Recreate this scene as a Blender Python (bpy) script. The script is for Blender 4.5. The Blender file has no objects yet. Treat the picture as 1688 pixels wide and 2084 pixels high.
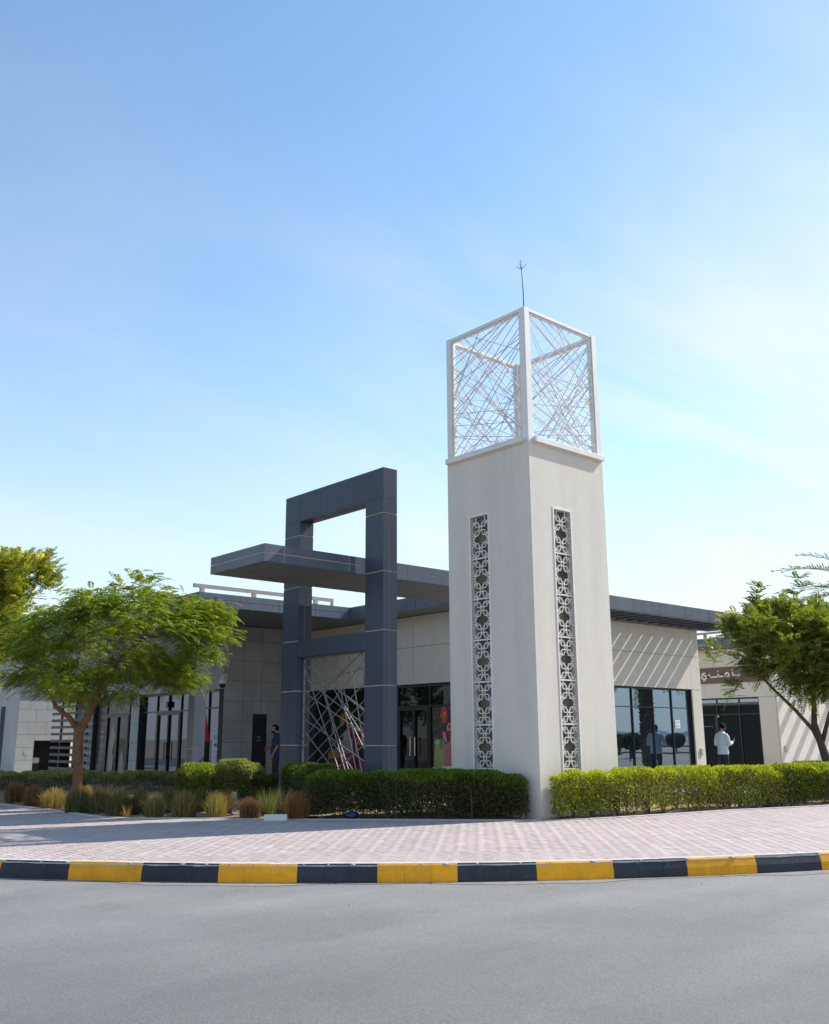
import bpy, bmesh, math, random
import numpy as np
from mathutils import Vector, Matrix
sc = bpy.context.scene
R = math.radians
rng = np.random.default_rng(7)
random.seed(7)
# World axes follow the buildings: +X runs back-right along the right-hand facades, +Y runs back-left.
# The origin is the near corner of the tower; z = 0 is the road. Units are metres.

# ------------------------------------------------------------------ camera
cam = bpy.data.cameras.new('camera'); cam_ob = bpy.data.objects.new('camera', cam); sc.collection.objects.link(cam_ob)
cam.sensor_fit = 'VERTICAL'; cam.sensor_height = 36.0; cam.lens = 33.41; cam.clip_end = 6000; cam.clip_start = 0.1
_r = Vector((0.75008084, -0.66132802, -0.00489721)); _u = Vector((-0.14928693, -0.17652632, 0.97290897)); _f = Vector((0.64427645, 0.72902929, 0.23113664))
_m = Matrix(((_r.x, _u.x, -_f.x), (_r.y, _u.y, -_f.y), (_r.z, _u.z, -_f.z))).to_4x4()
_m.translation = Vector((-13.1455, -11.5690, 1.6)); cam_ob.matrix_world = _m
sc.camera = cam_ob

# ------------------------------------------------------------------ sky, sun, exposure
SUN_EL = R(42.3); SUN_H = Vector((0.967, -0.253)).normalized()
sun_dir = Vector((SUN_H.x*math.cos(SUN_EL), SUN_H.y*math.cos(SUN_EL), math.sin(SUN_EL)))
w = bpy.data.worlds.new('World'); sc.world = w; w.use_nodes = True
nt = w.node_tree; N = nt.nodes; L = nt.links
bg = N['Background']; bg.inputs['Strength'].default_value = 0.15
sky = N.new('ShaderNodeTexSky'); sky.sky_type = 'NISHITA'; sky.sun_disc = False
sky.sun_elevation = SUN_EL; sky.sun_rotation = math.atan2(SUN_H.x, SUN_H.y); sky.air_density = 1.0; sky.dust_density = 0.15; sky.ozone_density = 0.5; sky.altitude = 0
tc = N.new('ShaderNodeTexCoord'); sep = N.new('ShaderNodeSeparateXYZ'); L.new(tc.outputs['Generated'], sep.inputs[0])
def wmath(op, a, b=None):
    n = N.new('ShaderNodeMath'); n.operation = op
    for i, x in enumerate((a, b)):
        if x is None: continue
        if isinstance(x, (int, float)): n.inputs[i].default_value = x
        else: L.new(x, n.inputs[i])
    return n.outputs[0]
den = wmath('ADD', wmath('MAXIMUM', sep.outputs['Z'], 0.0), 0.22)
px_ = wmath('DIVIDE', sep.outputs['X'], den); py_ = wmath('DIVIDE', sep.outputs['Y'], den)
comb = N.new('ShaderNodeCombineXYZ'); L.new(px_, comb.inputs[0]); L.new(py_, comb.inputs[1])
mp = N.new('ShaderNodeMapping'); mp.inputs['Scale'].default_value = (0.55, 1.3, 1); mp.inputs['Rotation'].default_value = (0, 0, R(24)); mp.inputs['Location'].default_value = (3.1, 1.7, 0)
L.new(comb.outputs[0], mp.inputs[0])
cn = N.new('ShaderNodeTexNoise'); cn.inputs['Scale'].default_value = 1.35; cn.inputs['Detail'].default_value = 7; cn.inputs['Roughness'].default_value = 0.55; cn.inputs['Distortion'].default_value = 0.5
L.new(mp.outputs[0], cn.inputs['Vector'])
cr = N.new('ShaderNodeValToRGB'); cr.color_ramp.elements[0].position = 0.42; cr.color_ramp.elements[1].position = 0.64; cr.color_ramp.elements[1].color = (0.85, 0.85, 0.85, 1)
L.new(cn.outputs['Fac'], cr.inputs[0])
cm = N.new('ShaderNodeMix'); cm.data_type = 'RGBA'; dt = N.new('ShaderNodeVectorMath'); dt.operation = 'DOT_PRODUCT'; L.new(tc.outputs['Generated'], dt.inputs[0]); dt.inputs[1].default_value = (0.75, -0.661, 0)
def wrange(v, a, b, c, d):
    n = N.new('ShaderNodeMapRange'); n.interpolation_type = 'SMOOTHSTEP'; L.new(v, n.inputs['Value'])
    for k, x in zip(('From Min', 'From Max', 'To Min', 'To Max'), (a, b, c, d)): n.inputs[k].default_value = x
    return n.outputs[0]
L.new(wmath('MULTIPLY', wmath('MULTIPLY', cr.outputs['Color'], wrange(dt.outputs['Value'], -0.2, 0.32, 0.2, 1.0)), wrange(sep.outputs['Z'], 0.28, 0.72, 1.0, 0.1)), cm.inputs['Factor']); tint = N.new('ShaderNodeVectorMath'); tint.operation = 'MULTIPLY'; tint.inputs[1].default_value = (1.0, 1.0, 0.94); L.new(sky.outputs[0], tint.inputs[0]); hsv = N.new('ShaderNodeHueSaturation'); hsv.inputs['Saturation'].default_value = 1.10; L.new(tint.outputs[0], hsv.inputs['Color'])
hzm = N.new('ShaderNodeMix'); hzm.data_type = 'RGBA'; L.new(hsv.outputs[0], hzm.inputs['A']); hzm.inputs['B'].default_value = (3.05, 3.35, 3.62, 1)
hzr = N.new('ShaderNodeMapRange'); hzr.interpolation_type = 'SMOOTHSTEP'; L.new(sep.outputs['Z'], hzr.inputs['Value'])
for k_, x_ in zip(('From Min', 'From Max', 'To Min', 'To Max'), (-0.02, 0.4, 0.9, 0.0)): hzr.inputs[k_].default_value = x_
L.new(hzr.outputs[0], hzm.inputs['Factor']); L.new(hzm.outputs['Result'], cm.inputs['A']); cm.inputs['B'].default_value = (3.95, 3.95, 3.95, 1)
L.new(cm.outputs['Result'], bg.inputs['Color'])
sl = bpy.data.lights.new('sun', 'SUN'); sl.energy = 3.9; sl.angle = R(0.53); sl.color = (1.0, 0.955, 0.89)
so = bpy.data.objects.new('sun', sl); sc.collection.objects.link(so); so.rotation_euler = (-sun_dir).to_track_quat('-Z', 'Y').to_euler(); so.location = (20, -10, 30)
sc.view_settings.view_transform = 'Standard'; sc.view_settings.look = 'None'; sc.view_settings.gamma = 1; sc.view_settings.use_curve_mapping = False
sc.view_settings.exposure = 0.78

# ------------------------------------------------------------------ helpers
COL = sc.collection
ORG = {}
def tag(o, label=None, cat=None, group=None, kind=None):
    if label: o['label'] = label
    if cat: o['category'] = cat
    if group: o['group'] = group
    if kind: o['kind'] = kind
    return o
def thing(name, loc, label, cat, group=None):
    o = bpy.data.objects.new(name, None); COL.objects.link(o); o.location = loc; o.empty_display_size = 0.2
    ORG[o.name] = Vector(loc); return tag(o, label, cat, group)
class MB:
    def __init__(s): s.v = []; s.f = []; s.mi = []; s.c = []; s.cur = 0; s.col = None
    def face(s, pts):
        i = len(s.v); s.v += [tuple(p) for p in pts]; s.f.append(tuple(range(i, i+len(pts)))); s.mi.append(s.cur); s.c.append(s.col)
    def idx(s, vs, fs):
        i = len(s.v); s.v += [tuple(p) for p in vs]
        for f in fs: s.f.append(tuple(k+i for k in f)); s.mi.append(s.cur); s.c.append(s.col)
    def box(s, x0, x1, y0, y1, z0, z1, bev=0.0):
        x0, x1 = min(x0, x1), max(x0, x1); y0, y1 = min(y0, y1), max(y0, y1); z0, z1 = min(z0, z1), max(z0, z1)
        v = [(x0,y0,z0),(x1,y0,z0),(x1,y1,z0),(x0,y1,z0),(x0,y0,z1),(x1,y0,z1),(x1,y1,z1),(x0,y1,z1)]
        f = [(3,2,1,0),(4,5,6,7),(0,1,5,4),(1,2,6,5),(2,3,7,6),(3,0,4,7)]
        if bev <= 0: s.idx(v, f)
        else:
            bm = bmesh.new(); bv = [bm.verts.new(p) for p in v]
            for q in f: bm.faces.new([bv[k] for k in q])
            bmesh.ops.bevel(bm, geom=list(bm.edges), offset=bev, segments=1, affect='EDGES')
            bm.verts.index_update(); s.idx([tuple(p.co) for p in bm.verts], [tuple(x.index for x in q.verts) for q in bm.faces]); bm.free()
        return s
    def prism(s, poly, z0, z1):
        n = len(poly); a = sum(poly[i][0]*poly[(i+1)%n][1]-poly[(i+1)%n][0]*poly[i][1] for i in range(n))
        if a < 0: poly = poly[::-1]
        v = [(p[0],p[1],z0) for p in poly]+[(p[0],p[1],z1) for p in poly]
        s.idx(v, [tuple(range(n-1,-1,-1)), tuple(range(n,2*n))]+[(i,(i+1)%n,n+(i+1)%n,n+i) for i in range(n)]); return s
    def tube(s, pts, rad, n=8, cap=True, flat=1.0):
        pts = [Vector(p) for p in pts]; m = len(pts)
        if isinstance(rad, (int, float)): rad = [rad]*m
        base = len(s.v); up = None
        for i, p in enumerate(pts):
            t = (pts[min(i+1,m-1)]-pts[max(i-1,0)]).normalized()
            if up is None: up = Vector((0,0,1)) if abs(t.z) < 0.9 else Vector((1,0,0))
            a = t.cross(up).normalized(); b = a.cross(t).normalized(); up = b
            for k in range(n):
                an = 2*math.pi*k/n; q = p+(a*math.cos(an)+b*math.sin(an)*flat)*rad[i]; s.v.append(tuple(q))
        for i in range(m-1):
            for k in range(n):
                s.f.append((base+i*n+k, base+i*n+(k+1)%n, base+(i+1)*n+(k+1)%n, base+(i+1)*n+k)); s.mi.append(s.cur); s.c.append(s.col)
        if cap:
            s.f.append(tuple(base+k for k in range(n-1,-1,-1))); s.mi.append(s.cur); s.c.append(s.col)
            s.f.append(tuple(base+(m-1)*n+k for k in range(n))); s.mi.append(s.cur); s.c.append(s.col)
        return s
    def rings(s, rings):
        base = len(s.v); n = len(rings[0])
        for r in rings: s.v += [tuple(p) for p in r]
        for i in range(len(rings)-1):
            for k in range(n):
                s.f.append((base+i*n+k, base+i*n+(k+1)%n, base+(i+1)*n+(k+1)%n, base+(i+1)*n+k)); s.mi.append(s.cur); s.c.append(s.col)
        s.f.append(tuple(base+k for k in range(n-1,-1,-1))); s.mi.append(s.cur); s.c.append(s.col)
        s.f.append(tuple(base+(len(rings)-1)*n+k for k in range(n))); s.mi.append(s.cur); s.c.append(s.col)
        return s
def link(name, me, parent=None, loc=None):
    o = bpy.data.objects.new(name, me); COL.objects.link(o)
    if parent is not None: o.parent = parent
    if loc is not None: o.location = loc
    ORG[o.name] = (ORG[parent.name] if parent is not None else Vector((0,0,0)))+Vector(loc or (0,0,0)); return o
def mk(name, mb, mats, parent=None, smooth=False, origin=None):
    me = bpy.data.meshes.new(name)
    off = ORG[parent.name] if parent is not None else Vector(origin or (0,0,0))
    me.from_pydata([(a-off.x, b-off.y, c-off.z) for a, b, c in mb.v], [], mb.f)
    if not isinstance(mats, (list, tuple)): mats = [mats]
    for m in mats: me.materials.append(m)
    if len(mats) > 1: me.polygons.foreach_set('material_index', mb.mi)
    if any(c is not None for c in mb.c):
        at = me.color_attributes.new('Col', 'FLOAT_COLOR', 'CORNER'); arr = []
        for f, c in zip(mb.f, mb.c): arr += list((c or (1,1,1))+(1,) if len(c or (1,1,1)) == 3 else c)*len(f)
        at.data.foreach_set('color', arr)
    if smooth: me.polygons.foreach_set('use_smooth', [True]*len(me.polygons))
    me.update()
    o = bpy.data.objects.new(name, me); COL.objects.link(o)
    if parent is not None: o.parent = parent
    else: o.location = off
    ORG[o.name] = off.copy(); return o
def structure(name, mb, mats): return tag(mk(name, mb, mats), kind='structure')

def circ(a, b, c):
    ax, ay = a; bx, by = b; cx, cy = c; d = 2*(ax*(by-cy)+bx*(cy-ay)+cx*(ay-by))
    ux = ((ax*ax+ay*ay)*(by-cy)+(bx*bx+by*by)*(cy-ay)+(cx*cx+cy*cy)*(ay-by))/d
    uy = ((ax*ax+ay*ay)*(cx-bx)+(bx*bx+by*by)*(ax-cx)+(cx*cx+cy*cy)*(bx-ax))/d
    return ux, uy, math.hypot(ax-ux, ay-uy)
KX, KY, KR = circ((-8.91, 0.71), (-5.9, -2.69), (-1.35, -5.6))
# ------------------------------------------------------------------ materials
def mat(name, col, rough=0.7, var=0.06, scale=6.0, bump=0.0, bscale=60.0, metal=0.0, spec=0.5, coat=0.0, attr=False, stain=0.0, streak=0.0):
    m = bpy.data.materials.new(name); m.use_nodes = True; t = m.node_tree; n = t.nodes; l = t.links; b = n['Principled BSDF']
    b.inputs['Roughness'].default_value = rough; b.inputs['Metallic'].default_value = metal; b.inputs['Specular IOR Level'].default_value = spec; b.inputs['Coat Weight'].default_value = coat
    g = n.new('ShaderNodeNewGeometry')
    base = n.new('ShaderNodeRGB'); base.outputs[0].default_value = (*col, 1); src = base.outputs[0]
    if attr:
        a = n.new('ShaderNodeAttribute'); a.attribute_name = 'Col'; src = a.outputs['Color']
        if name == 'printed_film': bo = n.new('ShaderNodeVectorMath'); bo.operation = 'SCALE'; bo.inputs['Scale'].default_value = 1.05; l.new(src, bo.inputs[0]); src = bo.outputs[0]
    ns = n.new('ShaderNodeTexNoise'); ns.inputs['Scale'].default_value = scale; ns.inputs['Detail'].default_value = 6; ns.inputs['Roughness'].default_value = 0.65
    l.new(g.outputs['Position'], ns.inputs['Vector'])
    mr = n.new('ShaderNodeMapRange'); mr.inputs['From Min'].default_value = 0.3; mr.inputs['From Max'].default_value = 0.7; mr.inputs['To Min'].default_value = 1-var; mr.inputs['To Max'].default_value = 1+var
    l.new(ns.outputs['Fac'], mr.inputs['Value'])
    mx = n.new('ShaderNodeVectorMath'); mx.operation = 'SCALE'; l.new(src, mx.inputs[0]); l.new(mr.outputs[0], mx.inputs['Scale']); out = mx.outputs[0]
    if stain > 0 or streak > 0:
        mp = n.new('ShaderNodeMapping'); mp.inputs['Scale'].default_value = (3.5, 3.5, 0.22) if streak > 0 else (0.9, 0.9, 0.9); l.new(g.outputs['Position'], mp.inputs[0])
        n2 = n.new('ShaderNodeTexNoise'); n2.inputs['Scale'].default_value = 1.0; n2.inputs['Detail'].default_value = 5; l.new(mp.outputs[0], n2.inputs['Vector'])
        m2 = n.new('ShaderNodeMapRange'); m2.inputs['From Min'].default_value = 0.35; m2.inputs['From Max'].default_value = 0.7; m2.inputs['To Min'].default_value = 1+max(stain, streak)*0.5; m2.inputs['To Max'].default_value = 1-max(stain, streak); l.new(n2.outputs['Fac'], m2.inputs['Value'])
        x2 = n.new('ShaderNodeVectorMath'); x2.operation = 'SCALE'; l.new(out, x2.inputs[0]); l.new(m2.outputs[0], x2.inputs['Scale']); out = x2.outputs[0]
    l.new(out, b.inputs['Base Color'])
    if bump > 0:
        n3 = n.new('ShaderNodeTexNoise'); n3.inputs['Scale'].default_value = bscale; n3.inputs['Detail'].default_value = 4; l.new(g.outputs['Position'], n3.inputs['Vector'])
        bp = n.new('ShaderNodeBump'); bp.inputs['Strength'].default_value = bump; bp.inputs['Distance'].default_value = 0.01; l.new(n3.outputs['Fac'], bp.inputs['Height']); l.new(bp.outputs[0], b.inputs['Normal'])
    return m
def leafmat(name, trans=0.35, rough=0.45):
    m = bpy.data.materials.new(name); m.use_nodes = True; t = m.node_tree; n = t.nodes; l = t.links; b = n['Principled BSDF']; o = n['Material Output']
    a = n.new('ShaderNodeAttribute'); a.attribute_name = 'Col'; b.inputs['Roughness'].default_value = rough; b.inputs['Specular IOR Level'].default_value = 0.2
    l.new(a.outputs['Color'], b.inputs['Base Color'])
    tr = n.new('ShaderNodeBsdfTranslucent'); hs = n.new('ShaderNodeVectorMath'); hs.operation = 'MULTIPLY'; hs.inputs[1].default_value = (1.7, 1.55, 0.55); l.new(a.outputs['Color'], hs.inputs[0]); l.new(hs.outputs[0], tr.inputs['Color'])
    mx = n.new('ShaderNodeMixShader'); mx.inputs[0].default_value = trans; l.new(b.outputs[0], mx.inputs[1]); l.new(tr.outputs[0], mx.inputs[2]); l.new(mx.outputs[0], o.inputs['Surface'])
    return m
def glassmat(name, dark, refl, tint=(1,1,1)):
    m = bpy.data.materials.new(name); m.use_nodes = True; t = m.node_tree; n = t.nodes; l = t.links; b = n['Principled BSDF']; o = n['Material Output']
    b.inputs['Base Color'].default_value = (*dark, 1); b.inputs['Roughness'].default_value = 0.3; b.inputs['Specular IOR Level'].default_value = 0.0
    gl = n.new('ShaderNodeBsdfGlossy'); gl.inputs['Roughness'].default_value = 0.012; gl.inputs['Color'].default_value = (*tint, 1)
    g = n.new('ShaderNodeNewGeometry'); nz = n.new('ShaderNodeTexNoise'); nz.inputs['Scale'].default_value = 0.9; nz.inputs['Detail'].default_value = 1; l.new(g.outputs['Position'], nz.inputs['Vector'])
    bp = n.new('ShaderNodeBump'); bp.inputs['Strength'].default_value = 0.12; bp.inputs['Distance'].default_value = 0.02; l.new(nz.outputs['Fac'], bp.inputs['Height']); l.new(bp.outputs[0], gl.inputs['Normal'])
    fr = n.new('ShaderNodeFresnel'); fr.inputs['IOR'].default_value = 1.5
    ad = n.new('ShaderNodeMath'); ad.operation = 'ADD'; ad.use_clamp = True; ad.inputs[1].default_value = refl; l.new(fr.outputs[0], ad.inputs[0])
    mx = n.new('ShaderNodeMixShader'); l.new(ad.outputs[0], mx.inputs[0]); l.new(b.outputs[0], mx.inputs[1]); l.new(gl.outputs[0], mx.inputs[2]); l.new(mx.outputs[0], o.inputs['Surface'])
    return m
def asphalt():
    m = mat('asphalt', (0.143, 0.139, 0.132), 0.7, 0.10, 0.8, 0.5, 160); t = m.node_tree; n = t.nodes; l = t.links; b = n['Principled BSDF']
    src = b.inputs['Base Color'].links[0].from_socket; g = n.new('ShaderNodeNewGeometry')
    v = n.new('ShaderNodeTexVoronoi'); v.inputs['Scale'].default_value = 130; l.new(g.outputs['Position'], v.inputs['Vector'])
    sepc = n.new('ShaderNodeSeparateColor'); l.new(v.outputs['Color'], sepc.inputs[0])
    mr = n.new('ShaderNodeMapRange'); mr.inputs['To Min'].default_value = 0.72; mr.inputs['To Max'].default_value = 1.3; l.new(sepc.outputs[0], mr.inputs['Value'])
    x = n.new('ShaderNodeVectorMath'); x.operation = 'SCALE'; l.new(src, x.inputs[0]); l.new(mr.outputs[0], x.inputs['Scale'])
    mp = n.new('ShaderNodeMapping'); mp.inputs['Rotation'].default_value = (0, 0, R(43)); mp.inputs['Scale'].default_value = (0.12, 0.9, 1); l.new(g.outputs['Position'], mp.inputs[0])
    n2 = n.new('ShaderNodeTexNoise'); n2.inputs['Scale'].default_value = 1.0; n2.inputs['Detail'].default_value = 4; l.new(mp.outputs[0], n2.inputs['Vector'])
    m2 = n.new('ShaderNodeMapRange'); m2.inputs['From Min'].default_value = 0.3; m2.inputs['From Max'].default_value = 0.7; m2.inputs['To Min'].default_value = 0.86; m2.inputs['To Max'].default_value = 1.14; l.new(n2.outputs['Fac'], m2.inputs['Value'])
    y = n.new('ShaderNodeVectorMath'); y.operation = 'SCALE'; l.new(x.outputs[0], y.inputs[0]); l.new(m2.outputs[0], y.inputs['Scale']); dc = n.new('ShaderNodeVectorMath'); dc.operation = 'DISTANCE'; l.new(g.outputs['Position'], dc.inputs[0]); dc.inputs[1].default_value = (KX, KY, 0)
    ds = n.new('ShaderNodeMapRange'); ds.inputs['From Min'].default_value = KR; ds.inputs['From Max'].default_value = KR+5.5; ds.inputs['To Min'].default_value = 1.5; ds.inputs['To Max'].default_value = 1.0; l.new(dc.outputs['Value'], ds.inputs['Value'])  # lighter towards the kerb: grazing sun brightness and dust put into the colour
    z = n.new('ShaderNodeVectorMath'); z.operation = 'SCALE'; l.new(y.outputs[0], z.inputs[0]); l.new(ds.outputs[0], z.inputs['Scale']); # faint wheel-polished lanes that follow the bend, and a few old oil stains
    wv = n.new('ShaderNodeMath'); wv.operation = 'SINE'; ml = n.new('ShaderNodeMath'); ml.operation = 'MULTIPLY'; ml.inputs[1].default_value = 2.9; l.new(dc.outputs['Value'], ml.inputs[0])
    n5 = n.new('ShaderNodeTexNoise'); n5.inputs['Scale'].default_value = 0.35; l.new(g.outputs['Position'], n5.inputs['Vector']); ad5 = n.new('ShaderNodeMath'); ad5.operation = 'MULTIPLY_ADD'; ad5.inputs[1].default_value = 5.0; l.new(n5.outputs['Fac'], ad5.inputs[0]); l.new(ml.outputs[0], ad5.inputs[2]); l.new(ad5.outputs[0], wv.inputs[0])
    lm = n.new('ShaderNodeMapRange'); lm.inputs['From Min'].default_value = -1; lm.inputs['From Max'].default_value = 1; lm.inputs['To Min'].default_value = 0.972; lm.inputs['To Max'].default_value = 1.028; l.new(wv.outputs[0], lm.inputs['Value'])
    n6 = n.new('ShaderNodeTexNoise'); n6.inputs['Scale'].default_value = 1.3; n6.inputs['Detail'].default_value = 6; l.new(g.outputs['Position'], n6.inputs['Vector'])
    om = n.new('ShaderNodeMapRange'); om.inputs['From Min'].default_value = 0.64; om.inputs['From Max'].default_value = 0.76; om.inputs['To Min'].default_value = 1.0; om.inputs['To Max'].default_value = 0.86; l.new(n6.outputs['Fac'], om.inputs['Value'])
    pm_ = n.new('ShaderNodeMath'); pm_.operation = 'MULTIPLY'; l.new(lm.outputs[0], pm_.inputs[0]); l.new(om.outputs[0], pm_.inputs[1])
    z2 = n.new('ShaderNodeVectorMath'); z2.operation = 'SCALE'; l.new(z.outputs[0], z2.inputs[0]); l.new(pm_.outputs[0], z2.inputs['Scale']); l.new(z2.outputs[0], b.inputs['Base Color'])
    return m
M = {}
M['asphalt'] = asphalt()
M['sand'] = mat('sand', (0.36, 0.27, 0.19), 0.95, 0.2, 3, 0.6, 30)
M['soil'] = mat('soil', (0.27, 0.18, 0.115), 0.95, 0.35, 5, 0.8, 25)
M['paver'] = mat('paver', (0.5, 0.45, 0.445), 0.8, 0.06, 14, 0.25, 220, attr=True, stain=0.09)
M['joint'] = mat('joint_sand', (0.16, 0.13, 0.12), 0.95, 0.1, 10)
M['plaza'] = mat('plaza_paving', (0.42, 0.39, 0.36), 0.85, 0.08, 2)
M['edging'] = mat('edging_concrete', (0.46, 0.46, 0.45), 0.85, 0.1, 8, 0.2, 80)
M['kyel'] = mat('kerb_yellow_paint', (0.88, 0.38, 0.004), 0.7, 0.13, 7, 0.25, 50, stain=0.26)
M['kblk'] = mat('kerb_black_paint', (0.024, 0.03, 0.042), 0.65, 0.25, 7, 0.25, 50, stain=0.4)
def chipped(m, amount):
    t = m.node_tree; n = t.nodes; l = t.links; b = n['Principled BSDF']; src = b.inputs['Base Color'].links[0].from_socket; g = n.new('ShaderNodeNewGeometry')
    q = n.new('ShaderNodeTexNoise'); q.inputs['Scale'].default_value = 13; q.inputs['Detail'].default_value = 8; q.inputs['Roughness'].default_value = 0.7; l.new(g.outputs['Position'], q.inputs['Vector'])
    r_ = n.new('ShaderNodeMapRange'); r_.inputs['From Min'].default_value = amount; r_.inputs['From Max'].default_value = amount+0.03; l.new(q.outputs['Fac'], r_.inputs['Value'])
    mx = n.new('ShaderNodeMix'); mx.data_type = 'RGBA'; l.new(r_.outputs[0], mx.inputs['Factor']); l.new(src, mx.inputs['A']); mx.inputs['B'].default_value = (0.3, 0.28, 0.25, 1); l.new(mx.outputs['Result'], b.inputs['Base Color'])
chipped(M['kyel'], 0.675); chipped(M['kblk'], 0.66)
M['kcon'] = mat('kerb_concrete', (0.5, 0.48, 0.45), 0.85, 0.15, 9, 0.3, 70)
M['stucco'] = mat('tower_stucco', (0.63, 0.585, 0.515), 0.85, 0.035, 4, 0.25, 120, streak=0.06)
M['cream'] = mat('cream_wall', (0.66, 0.61, 0.525), 0.85, 0.03, 4, 0.2, 120, streak=0.035)
M['white'] = mat('white_paint', (0.69, 0.675, 0.645), 0.5, 0.05, 5, 0.1, 60, streak=0.06)
M['cagebar'] = mat('cage_bar_paint', (0.58, 0.57, 0.55), 0.5, 0.06, 9)
M['screen'] = mat('screen_white', (0.64, 0.62, 0.575), 0.5, 0.05, 9)
M['slotback'] = mat('slot_backing', (0.16, 0.138, 0.1), 0.9, 0.35, 2.2, streak=0.3)
M['acp'] = mat('slate_blue_panel', (0.052, 0.066, 0.094), 0.38, 0.06, 1.5, spec=0.2, streak=0.12)
M['acp2'] = mat('slate_blue_fascia', (0.105, 0.127, 0.163), 0.38, 0.08, 1.5, spec=0.25, streak=0.14)
M['soffit'] = mat('soffit_panel', (0.18, 0.178, 0.175), 0.5, 0.05, 2)
M['seal'] = mat('cream_sealant', (0.55, 0.45, 0.33), 0.8, 0.1, 12)
M['stone'] = mat('grey_stone', (0.34, 0.342, 0.335), 0.6, 0.12, 1.6, 0.15, 40, stain=0.1)
M['stone2'] = mat('grey_stone_b', (0.365, 0.367, 0.36), 0.6, 0.12, 1.6, 0.15, 40, stain=0.1)
M['stonej'] = mat('stone_joint', (0.05, 0.05, 0.05), 0.9)
M['wstone'] = mat('pale_stone', (0.36, 0.36, 0.35), 0.7, 0.08, 2.2, 0.15, 40, stain=0.08)
M['frame'] = mat('dark_aluminium', (0.022, 0.025, 0.03), 0.4, 0.1, 4, metal=0.3)
M['steel'] = mat('brushed_steel', (0.5, 0.5, 0.5), 0.3, 0.05, 20, metal=1.0)
M['bars'] = mat('grey_lattice_metal', (0.2, 0.197, 0.19), 0.5, 0.1, 20, metal=0.35)
M['black'] = mat('black_plastic', (0.012, 0.012, 0.014), 0.35, 0.1, 8)
M['dark'] = mat('dark_interior', (0.012, 0.014, 0.016), 0.9, 0.1, 2)
M['slat'] = mat('dark_louvre', (0.022, 0.022, 0.025), 0.5, 0.12, 6)
M['brown'] = mat('brown_sign', (0.15, 0.085, 0.06), 0.6, 0.05, 3)
M['letter'] = mat('sign_letter', (0.75, 0.74, 0.7), 0.5, 0.03, 10)
M['rail'] = mat('roof_rail_paint', (0.25, 0.225, 0.23), 0.5, 0.1, 5)
M['print'] = mat('printed_film', (1, 1, 1), 0.35, 0.04, 8, attr=True)
M['bark'] = mat('brown_bark', (0.20, 0.105, 0.06), 0.9, 0.3, 9, 0.9, 22, streak=0.25)
M['bark2'] = mat('grey_bark', (0.095, 0.07, 0.055), 0.9, 0.3, 9, 0.9, 22, streak=0.25)
M['palmbark'] = mat('palm_bark', (0.11, 0.08, 0.055), 0.95, 0.4, 8, 1.0, 15)
M['leaf'] = leafmat('leaf'); M['leafd'] = leafmat('hedge_leaf', 0.4, 0.45); M['grass'] = leafmat('dry_grass', 0.25, 0.7)
M['glassR'] = glassmat('reflective_glass', (0.012, 0.018, 0.024), 0.30, (0.55, 0.75, 0.95))
M['glassD'] = glassmat('shaded_glass', (0.006, 0.007, 0.009), 0.0, (0.6, 0.65, 0.7))
M['glassL'] = glassmat('shop_glass', (0.012, 0.014, 0.018), 0.07, (0.72, 0.8, 1.0))
M['glassF'] = glassmat('far_glass', (0.004, 0.007, 0.01), 0.0, (0.18, 0.22, 0.26))
M['skin'] = mat('skin', (0.36, 0.19, 0.125), 0.55, 0.05, 20); M['hair'] = mat('dark_hair', (0.009, 0.007, 0.006), 0.85, 0.2, 40, spec=0.15)
M['shirt'] = mat('pale_blue_shirt', (0.56, 0.66, 0.74), 0.85, 0.06, 14, 0.5, 18); M['trous'] = mat('navy_trousers', (0.025, 0.026, 0.045), 0.85, 0.1, 12, 0.4, 18)
M['polo'] = mat('dark_blue_polo', (0.018, 0.032, 0.12), 0.85, 0.1, 12, 0.4, 18); M['shoe'] = mat('shoe', (0.02, 0.02, 0.02), 0.6); M['wshoe'] = mat('white_shoe', (0.6, 0.6, 0.6), 0.6)
M['redcup'] = mat('red_cup', (0.65, 0.03, 0.015), 0.4, 0.05, 10)
M['fred'] = mat('flag_red', (0.5, 0.012, 0.02), 0.8, 0.1, 8); M['fblk'] = mat('flag_black', (0.012, 0.012, 0.014), 0.85, 0.1, 8); M['fgrn'] = mat('flag_green', (0.01, 0.14, 0.05), 0.8, 0.1, 8); M['fwht'] = mat('flag_white', (0.6, 0.6, 0.66), 0.8, 0.1, 8)
M['bluebag'] = mat('blue_plastic', (0.01, 0.025, 0.09), 0.4, 0.2, 10)
M['hill'] = mat('far_hill', (0.2, 0.24, 0.3), 0.95, 0.1, 0.01)  # pale blue of distance haze is put into the hill colour

# ------------------------------------------------------------------ ground, road, kerb, pavement
def kp(s, off=0.0):        # point on the kerb line: s metres along it from the middle, off metres towards the buildings
    a0 = math.atan2(-3.29-KY, -5.2-KX); a = a0+s/KR; r = KR-off
    return KX+r*math.cos(a), KY+r*math.sin(a), a
g = MB(); g.face([(-2500,-2500,-0.03),(2500,-2500,-0.03),(2500,2500,-0.03),(-2500,2500,-0.03)]); structure('ground', g, M['sand'])
SS = np.arange(-19, 19.01, 0.5)
road = MB()
for i in range(len(SS)-1):
    a, b = SS[i], SS[i+1]; ts = [0.05, -8, -17]
    for j in range(2):
        q = [kp(a, ts[j]), kp(b, ts[j]), kp(b, ts[j+1]), kp(a, ts[j+1])]; road.face([(x, y, 0.0) for x, y, _ in q][::-1])
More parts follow.
